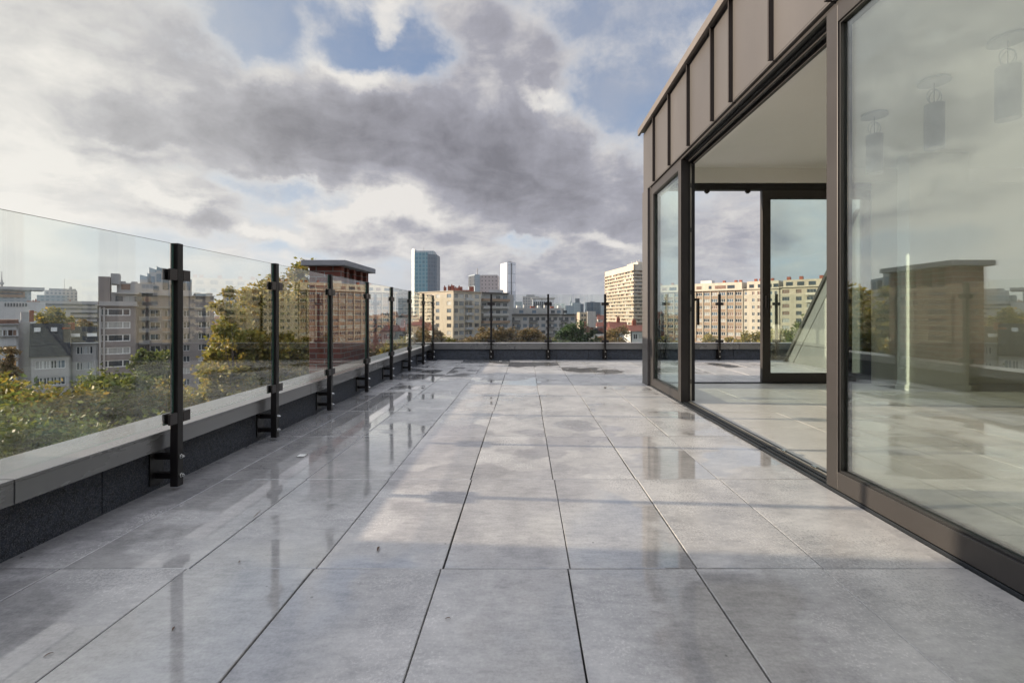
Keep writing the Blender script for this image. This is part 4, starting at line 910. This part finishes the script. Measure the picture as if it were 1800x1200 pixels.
h = house('slate_roof_house', 'house with steep dark slate roof and two small skylights, left of the grey stone building', x0, x1, Dh-5, 10, PZ(625, Dh-5), PZ(568, Dh), 'stone_l', 'roofdark', 5, 2, 4, hip=0.0, chim=False)
def on_roof(h, px, py, w, hh, y0, dep, ze, zr, name, m, fm='wframe'):
    s_ = (zr-ze)/(dep/2); k = (HZ-py)/F*math.cos(ROT)
    # point of the view ray on the front slope
    Y = (EYE-ze+s_*y0)/(s_-k); X = PX(px, Y); Z = EYE+k*Y; c_ = 1/math.hypot(1, s_); b = MB(); P = []
    for lift in (.02, .14):
        for sx_, t_ in ((-w/2, -hh/2), (w/2, -hh/2), (w/2, hh/2), (-w/2, hh/2)): P.append((X+sx_, Y+t_*c_-lift*s_*c_, Z+t_*s_*c_+lift*c_))
    b.poly(P, [(0, 3, 2, 1), (4, 5, 6, 7), (0, 1, 5, 4), (1, 2, 6, 5), (2, 3, 7, 6), (3, 0, 4, 7)], m); obj(name, b, h.root)
for px, py in ((65.5, 579.5), (95, 579.5)): on_roof(h, px, py, .8, 1.0, Dh-5.35, 10.7, PZ(625, Dh-5), PZ(568, Dh), 'skylight', 'pane_curtain')
h.done()
x0, x1 = PX(124.5, Dh+4), PX(170, Dh+4)
h = house('slate_roof_house', 'slate roofed house with two wide skylights and a terracotta chimney, touching the stone building', x0, x1, Dh-1, 9, PZ(603, Dh-1), PZ(574, Dh+3.5), 'stone_l', 'roofdark', 6, 3, 4, chim=False)
for px, py in ((131.5, 590.5), (161.5, 590.5)): on_roof(h, px, py, 1.4, 1.1, Dh-1.35, 9.7, PZ(603, Dh-1), PZ(574, Dh+3.5), 'skylight', 'pane_curtain')
x = PX(121, Dh); h.add('chimney', (x-.9, x+.15, Dh-1.0, Dh+.6, PZ(590, Dh), PZ(575, Dh), 'chimred'), (x-.1, x+.8, Dh-.2, Dh+1.2, PZ(580, Dh), PZ(567, Dh), 'chimred'))
h.add('gutter', (x0, x1, Dh-1.6, Dh-1.4, PZ(603, Dh-1)-.12, PZ(603, Dh-1), 'wframe')); h.done()
bearing(0); Dw = 80/math.cos(ROT)
x0, x1 = PX(-45, Dw), PX(33, Dw)
B = Bld('town_house', 'white rendered house with dark red paned windows at the left edge of the view', [(x0, Dw), (x1, Dw), (x1, Dw+9), (x0, Dw+9)], PZ(571, Dw), 'whiterender', seed=9)
B.face(0, [(PX(c_, Dw)-x0, 1.2) for c_ in (-38, -25, -12, 4, 14, 22.5)], wh=1.25, sill=.85, fh=2.75, nf=3, top=PZ(571, Dw)-.2, panes=('blind', 'pane_curtain', 'blind')); B.cornice(0, PZ(571, Dw), .2, .5, 'greyrender')
B.cornice(0, PZ(591.5, Dw), .16, .5, 'greyrender', name='ledge'); B.add('roof', (x0, x1, Dw+.6, Dw+9, PZ(571, Dw)+.003, PZ(562, Dw), 'roofbrown')); B.add('gable_wall', (x1+.003, PX(54, Dw), Dw+1, Dw+6, GZ, PZ(567, Dw), 'stone_l'))
B.add('chimney', (PX(37, Dw+2), PX(51, Dw+2), Dw+3, Dw+5, PZ(567, Dw), PZ(548, Dw+2), 'greyrender'), (PX(52, Dw+2), PX(60, Dw+2), Dw+3, Dw+4, PZ(551, Dw+2)-1.5, PZ(545, Dw+2), 'chimred')); B.done()

bearing(None)
# --- distant offices at the far left
def tower(name, label, pa, pb, D_, ytop, dep, m, cat='office building', extra=(), zb=GZ, roof='roofflat', skew=0):
    if pb < 300: bearing((pa+pb)/2); D_ = D_/math.cos(ROT)
    t = thing(name, label, cat, (PX((pa+pb)/2, D_), D_+dep/2, zb)); b = MB()
    b.prism([(PX(pa, D_), D_+skew), (PX(pb, D_), D_), (PX(pb, D_), D_+dep), (PX(pa, D_), D_+dep)], zb, PZ(ytop, D_), m, roof); obj('wall', b, t)
    for (nm, a_, c_, y0_, y1_, mm, dd) in extra:
        q = MB(); q.box(PX(a_, D_), PX(c_, D_), D_+dd, D_+dd+max(.3, (PX(c_, D_)-PX(a_, D_))*.7), PZ(y1_, D_), PZ(y0_, D_), mm); obj(nm, q, t)
    if ROT: turn(t); bearing(None)
    return t
tower('office_building', 'long grey office building with a thin overhanging roof on the skyline at far left', -60, 55, 420, 509, 60, 'bluegrey', extra=[('roof_slab', -66, 78, 503.5, 508.8, 'greyrender', -4), ('upper_storey', -50, 44, 512, 522, 'spandrel', -1), ('window_band', -50, 40, 514, 517, 'pane', -1.3)])
tower('office_building', 'grey stepped office building with roof aerials on the skyline, left of the stone building', 78, 136, 520, 510.5, 40, 'office', extra=[('top_storey', 86, 134, 507, 510.4, 'greyrender', 4), ('aerial', 113.2, 113.8, 489, 507, 'greyrender', 8), ('lift_house', 122, 127, 503, 507, 'greyrender', 8), ('lower_wing', 66, 118, 520, 560, 'bluegrey', -20)])
tower('office_building', 'low white building with a row of narrow dark windows near the left edge', -60, 80, 260, 530, 25, 'whiterender', extra=[('window', 8+5.2*i, 10.8+5.2*i, 532.5, 538.5, 'pane', -.3) for i in range(8)]+[('window', -50+5.2*i, -47+5.2*i, 532.5, 538.5, 'pane', -.3) for i in range(8)])
tower('office_building', 'long low grey building with flat roof between the far left tree and the skyline', 70, 172, 330, 529, 30, 'greyrender', extra=[('window_band', 76, 170, 534, 537, 'pane', -.5), ('window_band', 76, 170, 541, 544, 'pane', -.5)])
tower('office_building', 'dull brown building with ribbon windows just left of the stone building, behind the trees', 122, 172, 240, 545, 20, 'stone_l', extra=[('window_band', 124, 172, 549, 552, 'pane', -.4), ('window_band', 124, 172, 557, 560, 'pane', -.4), ('window_band', 124, 172, 565, 568, 'pane', -.4)])
t = thing('radio_mast', 'thin lattice radio mast on the skyline at the left edge', 'mast', (PX(3, 600), 600, GZ)); b = MB()
xm = PX(3, 600); b.tube((xm, 600, GZ), (xm, 600, PZ(492, 600)), 1.3, 1.0, 'greyrender', 8); b.tube((xm, 600, PZ(492, 600)), (xm, 600, PZ(477, 600)), .6, .25, 'greyrender', 6); obj('pole', b, t)
b = MB(); b.tube((xm, 600, PZ(500, 600)), (xm, 600, PZ(496, 600)), 2.0, 2.0, 'greyrender', 10); obj('antenna_ring', b, t)

# --- towers on the skyline
D_ = 900; t = thing('glass_tower', 'blue glass office tower with bright curved left edge, tallest on the skyline', 'skyscraper', (PX(744, D_), D_+20, GZ))
b = MB(); P = []
xa, xb, xc, xd = PX(720, D_), PX(728.5, D_), PX(752, D_), PX(767, D_)
b.prism([(xb, D_), (xc, D_-3), (xc, D_+40), (xb, D_+40)], GZ, PZ(444, D_), 'blue_t', 'roofflat'); obj('curved_front', b, t)
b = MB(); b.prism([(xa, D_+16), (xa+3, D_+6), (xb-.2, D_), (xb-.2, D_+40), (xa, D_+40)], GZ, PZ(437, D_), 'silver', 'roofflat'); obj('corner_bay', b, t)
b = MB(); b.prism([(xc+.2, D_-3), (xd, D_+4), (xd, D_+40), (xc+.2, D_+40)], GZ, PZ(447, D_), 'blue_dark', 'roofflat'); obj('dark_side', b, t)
b = MB(); b.prism([(xb+.5, D_+5), (PX(761, D_), D_+5), (PX(761, D_), D_+36), (xb+.5, D_+36)], PZ(447.5, D_), PZ(440, D_), 'bluegrey', 'roofflat'); obj('roof_crown', b, t)
b = MB(); b.tube((PX(741, D_), D_+20, PZ(440, D_)), (PX(741, D_), D_+20, PZ(430, D_)), .8, .3, 'greyrender', 6); obj('aerial', b, t)
D_ = 800; t = thing('office_tower', 'brown office tower with a stub antenna, between the blue and the slim white towers', 'skyscraper', (PX(848, D_), D_+20, GZ))
b = MB(); b.prism([(PX(820, D_), D_+26), (PX(834.5, D_), D_), (PX(843, D_), D_+6), (PX(843, D_), D_+46), (PX(820, D_), D_+46)], GZ, PZ(482, D_), 'bluegrey', 'roofflat'); obj('angled_block', b, t)
b = MB(); b.box(PX(843.2, D_), PX(875, D_), D_+6, D_+46, GZ, PZ(483.5, D_), 'brownoffice'); obj('windowed_block', b, t)
b = MB()
for i in range(7): x = PX(847+i*4, D_); b.box(x, x+2.2, D_+8, D_+20, PZ(483.5, D_)+.01, PZ(482, D_), 'greyrender')
obj('roof_fins', b, t)
b = MB()
for i in range(5):
    f = (i+.5)/5; x = PX(820, D_)+(PX(834.5, D_)-PX(820, D_))*f; y = D_+26-26*f; b.box(x-.6, x+.6, y-2.2, y-.2, PZ(502, D_), PZ(484, D_), 'brownoffice')
obj('side_ribs', b, t)
b = MB(); b.tube((PX(837, D_), D_+20, PZ(482, D_)), (PX(837, D_), D_+20, PZ(469, D_)), 1.2, .8, 'greyrender', 8); obj('antenna', b, t)
D_ = 850; t = thing('white_tower', 'slim white high rise with a grey right side, right of the brown twin tower', 'skyscraper', (PX(892, D_), D_+14, GZ))
b = MB(); b.prism([(PX(878.5, D_), D_+22), (PX(891.5, D_), D_), (PX(893, D_), D_+30), (PX(880, D_), D_+30)], GZ, PZ(461.5, D_), 'bigwhite', 'roofflat'); obj('bright_side', b, t)
b = MB(); b.prism([(PX(891.7, D_), D_), (PX(906, D_), D_+6), (PX(906, D_), D_+30), (PX(893.2, D_), D_+30)], GZ, PZ(460.5, D_), 'bigwhite', 'roofflat'); obj('shaded_side', b, t)
b = MB(); b.prism([(PX(898.3, D_), D_+2.2), (PX(899.8, D_), D_+2.8), (PX(899.8, D_), D_+4.5), (PX(898.3, D_), D_+4)], GZ, PZ(462, D_), 'zinc_dark'); b.box(PX(892, D_), PX(899, D_), D_+4, D_+16, PZ(460.5, D_), PZ(458.5, D_), 'greyrender'); obj('recess_strip', b, t)
tower('office_building', 'grey stepped office building right of the slim white tower, above the long low block', 919, 948, 600, 521, 30, 'office', extra=[('roof_house', 925, 940, 517.5, 521, 'greyrender', 4)])
tower('office_building', 'pale office building with tall dark window slots, behind the middle post of the far railing', 936, 974, 480, 525, 25, 'bigwhite', extra=[('window', 938+3.6*i, 940.4+3.6*i, 530, 545, 'pane', -.6) for i in range(9)]+[('roof_slab', 934, 976, 522.5, 525, 'whiterender', -1)])
tower('office_building', 'hazy blue grey block just right of the pale slotted office building', 974, 994, 750, 533, 25, 'bluegrey', skew=8)
tower('office_building', 'small pale blue block low on the skyline between two posts of the far railing', 993, 1008, 900, 537, 30, 'bluegrey')
tower('glass_office', 'small blue glass office block with a narrow raised centre on the skyline', 1006, 1021, 1100, 532, 30, 'bluegrey', extra=[('core', 1011.5, 1019, 524.5, 532, 'blue_dark', 2), ('dark_wing', 1020.5, 1026, 534, 560, 'blue_dark', 0)])
tower('glass_office', 'wide dark blue glass block on the skyline left of the striped tower', 1032, 1056, 900, 531, 35, 'blue_dark', extra=[('roof_house', 1037, 1046, 529.3, 530.9, 'whiterender', 3)])
tower('office_building', 'hazy dark block half hidden by the striped tower on the skyline', 1052, 1066, 1000, 536, 25, 'bluegrey')
tower('office_building', 'small hazy block left of the blue tower, seen through the railing', 700, 709, 700, 524, 25, 'bluegrey')
tower('office_building', 'low hazy grey block left of the blue tower base', 706, 720, 800, 540, 25, 'office')
tower('office_building', 'small hazy block right of the slim white tower base', 905, 918, 800, 530, 25, 'bluegrey', skew=10)
t = thing('church_spire', 'thin distant church spire on the skyline between two railing posts', 'spire', (PX(1003.5, 1300), 1300, GZ)); b = MB()
x = PX(1003.5, 1300); b.box(x-2.2, x+2.2, 1298, 1303, GZ, PZ(530, 1300), 'bluegrey'); obj('tower', b, t); b = MB(); b.tube((x, 1300, PZ(530, 1300)), (x, 1300, PZ(516, 1300)), 2.0, .15, 'bluegrey', 6); obj('spire', b, t)
# cream block and near roofs right of centre
tower('apartment_building', 'plain cream apartment block between the conifers and the striped tower', 1019, 1046, 260, 548.5, 14, 'cream', cat='building', extra=[('window', 1022+5*i, 1024.5+5*i, 552+8*j, 556+8*j, 'pane', -.3) for i in range(4) for j in range(3)]+[('shaded_wing', 1032, 1046.3, 547, 575, 'stone_l', -2)])
x0, x1 = PX(1072, 150), PX(1104, 150)
house('town_house', 'house with broad red tiled roof in front of the striped tower', x0, x1, 148, 9, PZ(582, 148), PZ(565.5, 152), 'whiterender', 'roofred', 3, 2, 4).done()
x0, x1 = PX(1106, 128), PX(1150, 128)
house('town_house', 'white house with red tiled roof beside the dark penthouse corner', x0, x1, 126, 9, PZ(582, 126), PZ(571, 130), 'whiterender', 'roofred', 4, 3, 4).done()
house('town_house', 'cream gabled house with red roof behind the conifers', PX(1020, 190), PX(1047, 190), 190, 10, PZ(584, 190), PZ(572, 195), 'cream', 'roofbrown', 7, 2, 3, along_x=False).done()

# --- the sea of roofs: individual houses, nearer rows larger
hr = random.Random(41); k = 0
walls = [('cream', 'cream'), ('whiterender', 'white'), ('stone_l', 'grey'), ('dbrick', 'brick')]; roofs = [('roofred', 'red'), ('roofbrown', 'brown'), ('roofdark', 'slate')]
spots = []
for D_, step, lo, hi in ((240, 12, 668, 716), (300, 12, 668, 722), (250, 14, 1046, 1066), (330, 11, 1008, 1066), (430, 9, 980, 1066), (560, 8, 690, 735), (600, 8, 905, 1068), (720, 7, 690, 1070), (400, 12, 60, 176), (480, 10, -40, 176), (620, 9, 60, 176), (250, 17, 385, 655), (330, 15, 385, 690), (470, 14, 385, 690), (300, 34, -420, -60), (480, 30, -420, -60), (260, 16, 1150, 1220), (420, 14, 1150, 1230)):
    px = lo
    while px < hi: spots.append((px+hr.uniform(-2, 2), D_*hr.uniform(.95, 1.06))); px += step
for (px, D_) in spots:
    if px < 300 or px > 1140: bearing(px); D_ = D_/math.cos(ROT)
    w = hr.uniform(7, 12); x = PX(px, D_); ze = PZ(552, D_)-hr.uniform(1.5, 7.0)-(7.5 if D_ < 350 else 2.0); zr = ze+hr.uniform(2.2, 3.6)
    if px < 180: ze += 5+D_*.012; zr = ze+3
    if 380 < px < 692: ze += 4; zr = ze+3
    wl_, wn_ = hr.choice(walls); rl, rn = hr.choice(roofs)
    where = 'behind the golden trees and the brick chimney' if 380 < px < 692 else 'left of the corner block' if px < 740 and px > 600 else 'on the left skyline' if px < 200 else 'beyond the far railing' if px < 1100 else 'behind the penthouse'
    dn = 'distant' if D_ > 380 else 'mid distance'
    ax_ = hr.random() < .65
    house('town_house', f'{dn} {wn_} town house with {rn} roof {where}', x-w/2, x+w/2, D_, 9, ze, zr, wl_, rl, k, 2, 3 if D_ < 350 else 2, group=f'{dn} {wn_} houses with {rn} roofs {where}', along_x=ax_, chim=True, mull=0, ww=1.3).done(); k += 1; bearing(None)

# ------------------------------------------------------------------ trees
def mesh_np(name, V, Q, m, parent, origin):
    me = bpy.data.meshes.new(name); V = V-np.array(wloc(parent)) if parent else V
    nq = len(Q); me.vertices.add(len(V)); me.vertices.foreach_set('co', V.astype(np.float32).ravel())
    me.loops.add(nq*4); me.loops.foreach_set('vertex_index', Q.astype(np.int32).ravel()); me.polygons.add(nq)
    me.polygons.foreach_set('loop_start', np.arange(0, nq*4, 4, dtype=np.int32)); me.polygons.foreach_set('loop_total', np.full(nq, 4, np.int32))
    me.materials.append(M_[m]); me.update(calc_edges=True); o = bpy.data.objects.new(name, me); C.objects.link(o); o.parent = parent; return o
def tree(name, label, x, y, ztop, rx, rz, leaf, n_cl, per, ls, seed, group=None, cat='tree', shape='round', cl=.22, ry=None):
    rn = np.random.default_rng(seed); ry = ry or rx
    root = thing(name, label, cat, (x, y, GZ), group); zc = ztop-rz
    cs = []
    while len(cs) < n_cl:
        p = rn.uniform(-1, 1, 3); r = np.linalg.norm(p)
        if r > 1 or r < .35+.3*rn.random(): continue
        if shape == 'cone':
            h = (p[2]+1)/2; 
            if math.hypot(p[0], p[1]) > (1-h)*1.02+.05: continue
        lump = .80+.26*math.sin(3.1*p[0]+seed)*math.cos(2.7*p[1]+p[2]*3+seed*.7)
        q = p*lump
        if q[2] > .8 and rn.random() < .4: continue
        cs.append(q)
    cs = np.array(cs); ctr = np.array([x, y, zc]); sc_ = np.array([rx, ry, rz]); cw = cs*sc_+ctr
    n = n_cl*per; idx = np.repeat(np.arange(n_cl), per); sz = rn.uniform(.6, 1.25, n_cl)[idx]
    off = rn.normal(0, 1, (n, 3)); off *= (np.abs(rn.normal(.8, .35, n))/np.maximum(.01, np.linalg.norm(off, axis=1)))[:, None]
    P = cw[idx]+off*np.array([rx*cl, ry*cl, min(rx, rz)*cl*.75])*sz[:, None]
    a = rn.normal(0, 1, (n, 3)); a[:, 2] *= .7; a /= np.linalg.norm(a, axis=1)[:, None]; b_ = rn.normal(0, 1, (n, 3)); b_ -= (a*b_).sum(1)[:, None]*a; b_ /= np.linalg.norm(b_, axis=1)[:, None]
    s_ = (ls*rn.uniform(.6, 1.3, n))[:, None]
    V = np.stack([P-a*s_, P+b_*s_*.55, P+a*s_, P-b_*s_*.55], 1).reshape(-1, 3); Q = np.arange(4*n).reshape(-1, 4)
    mesh_np('crown', V, Q, leaf, root, None)
    t = MB(); tr = max(.16, rx*.075); zt_ = zc+rz*.5; pts = []
    for i in range(7): f = i/6; pts.append((x+rx*.06*math.sin(f*4+seed), y+rx*.06*math.cos(f*3+seed), GZ+(zt_-GZ)*f))
    for i in range(6): t.tube(pts[i], pts[i+1], tr*(1-.8*i/6), tr*(1-.8*(i+1)/6), 'bark', 7, False)
    for c in cw[::max(1, n_cl//26)]:
        f = min(.97, max(.35, (c[2]-rz*.45-GZ)/(zt_-GZ))); i = min(5, int(f*6)); s0 = Vector(pts[i])+(Vector(pts[i+1])-Vector(pts[i]))*(f*6-i); e = Vector(tuple(c)); mid = (s0+e)/2+Vector((0, 0, -rx*.08))
        t.tube(s0, mid, tr*.32, tr*.2, 'bark', 5, False); t.tube(mid, e, tr*.2, tr*.05, 'bark', 5, False)
    obj('trunk', t, root); return root
def T(name, label, px, D_, ytop, rpx, rz, leaf, n_cl, per, ls, seed, **k): return tree(name, label, PX(px, D_), D_, PZ(ytop, D_), rpx/F*D_, rz, leaf, n_cl, per, ls, seed, **k)
T('broadleaf_tree', 'olive green autumn tree below the first glass panel at the left edge', 30, 21, 606, 150, 5.0, 'leaf_gold', 150, 170, .13, 1)
T('broadleaf_tree', 'leafy green tree below the grey stone building, left of the first post', 168, 27, 628, 120, 5.0, 'leaf_green', 140, 150, .14, 2)
T('broadleaf_tree', 'dark olive tree low behind the first railing post', 290, 30, 648, 110, 4.8, 'leaf_gold', 120, 140, .15, 3)
T('broadleaf_tree', 'dense green tree closest to the left parapet, under the near glass panel', 70, 13.5, 690, 230, 3.4, 'leaf_green', 150, 190, .085, 4)
T('broadleaf_tree', 'grey green tree low between the first and second railing posts', 345, 19, 682, 130, 3.8, 'leaf_green', 130, 150, .11, 5)
T('broadleaf_tree', 'tall golden green tree behind the second railing post', 448, 27, 462, 74, 6.0, 'leaf_gold', 190, 190, .125, 6, cl=.26)
T('broadleaf_tree', 'tall tree whose dark top rises just left of the brick chimney', 530, 34, 438, 62, 6.6, 'leaf_gold', 170, 170, .15, 7, cl=.26)
T('broadleaf_tree', 'slightly lower golden tree touching the tall one, just right of the first post', 412, 24, 488, 44, 5.6, 'leaf_gold', 120, 160, .13, 8, cl=.26)
T('broadleaf_tree', 'broad green tree filling the gap under the second glass panel', 500, 24, 640, 90, 4.0, 'leaf_gold', 110, 140, .13, 9)
T('broadleaf_tree', 'rounded green tree standing in front of the recessed wing of the stone building', 262, 74, 601, 40, 5.0, 'leaf_green', 70, 90, .26, 10)
T('broadleaf_tree', 'yellow green treetop above the dark slate roofs', 95, 135, 541, 34, 6.5, 'leaf_gold', 70, 90, .4, 11)
T('broadleaf_tree', 'rusty autumn treetop right of the yellow green one, above the slate roofs', 148, 120, 558, 26, 4.5, 'leaf_brown', 50, 80, .36, 12)
T('broadleaf_tree', 'reddish tree at the left edge in front of the white house', 8, 50, 598, 34, 4.0, 'leaf_brown', 50, 80, .2, 13)
mid = [(640, 95, 592, 40, 'leaf_brown', 'bare brown tree low behind the fifth and sixth posts'), (700, 80, 580, 26, 'leaf_gold', 'small gold tree low behind the left railing, near the red roofed house'),
       (752, 118, 566, 22, 'leaf_brown', 'brown tree in front of the sunlit flank of the corner block'), (775, 125, 580, 20, 'leaf_gold', 'golden bush like tree at the foot of the corner block'),
       (822, 128, 586, 26, 'leaf_brown', 'low brown tree in front of the shaded side of the corner block'), (858, 120, 570, 24, 'leaf_brown', 'rusty tree just left of the first far post'),
       (893, 122, 574, 26, 'leaf_brown', 'rusty tree right of the first far post'), (932, 126, 572, 26, 'leaf_brown', 'brown tree between the first and second far posts, right one'),
       (958, 128, 584, 20, 'leaf_gold', 'golden tree just left of the second far post'), (1057, 118, 582, 13, 'leaf_pink', 'small pinkish autumn tree left of the third far post'),
       (1086, 108, 572, 26, 'leaf_brown', 'brown bushy tree in front of the red roofed houses'), (1118, 100, 590, 16, 'leaf_brown', 'small brown tree in front of the white house'),
       (1245, 120, 588, 24, 'leaf_gold', 'gold tree low in front of the tan ribbed slab, left part'), (1290, 116, 590, 24, 'leaf_gold', 'gold tree low in front of the tan ribbed slab, right part'),
       (1325, 112, 578, 24, 'leaf_gold', 'gold tree below the pale cream block'), (1372, 92, 572, 34, 'leaf_gold', 'bushy gold tree behind the rear glass leaf'), (1420, 84, 556, 30, 'leaf_green', 'green tree beside the sloping stair housing')]
for i, (px, D_, yt, rp, lf, lb) in enumerate(mid): T('broadleaf_tree', lb, px, D_, yt-2, rp*1.45, 6.0, lf, 90, 110, .30, 20+i)
for i, (px, D_, yt, rp, lb) in enumerate(((-120, 24, 640, 190, 'green street tree beyond the left edge of the view'), (-330, 30, 650, 170, 'farthest green street tree beyond the left edge'), (585, 60, 590, 60, 'gold street tree low behind the brick chimney'), (400, 60, 612, 50, 'gold street tree low behind the tall golden one'))):
    T('broadleaf_tree', lb, px, D_, yt, rp, 5.0, 'leaf_green' if i < 2 else 'leaf_gold', 90, 110, .2, 80+i)
T('conifer_tree', 'dark broad conifer on the lawn, between the second and third far posts', 1000, 112, 558, 36, 7.5, 'leaf_dark', 130, 130, .3, 50, cl=.22)
T('conifer_tree', 'smaller dark conifer right of the broad one on the lawn', 1036, 115, 573, 24, 6.0, 'leaf_dark', 90, 110, .3, 51, cl=.24)

# ------------------------------------------------------------------ autumn haze over the city
b = MB(); b.box(-1500, 1500, -60, 1800, GZ-1, 190, 'asphalt'); hz = obj('haze', b); hz['kind'] = 'stuff'; hz['label'] = 'thin pale haze over the city'
hm = bpy.data.materials.new('haze'); hm.use_nodes = True; hm.node_tree.nodes.remove(hm.node_tree.nodes['Principled BSDF'])
pv = hm.node_tree.nodes.new('ShaderNodeVolumePrincipled'); pv.inputs['Color'].default_value = (.80, .88, 1, 1); pv.inputs['Density'].default_value = .00008; pv.inputs['Anisotropy'].default_value = .3
hm.node_tree.links.new(pv.outputs[0], hm.node_tree.nodes['Material Output'].inputs['Volume']); hz.data.materials.clear(); hz.data.materials.append(hm)
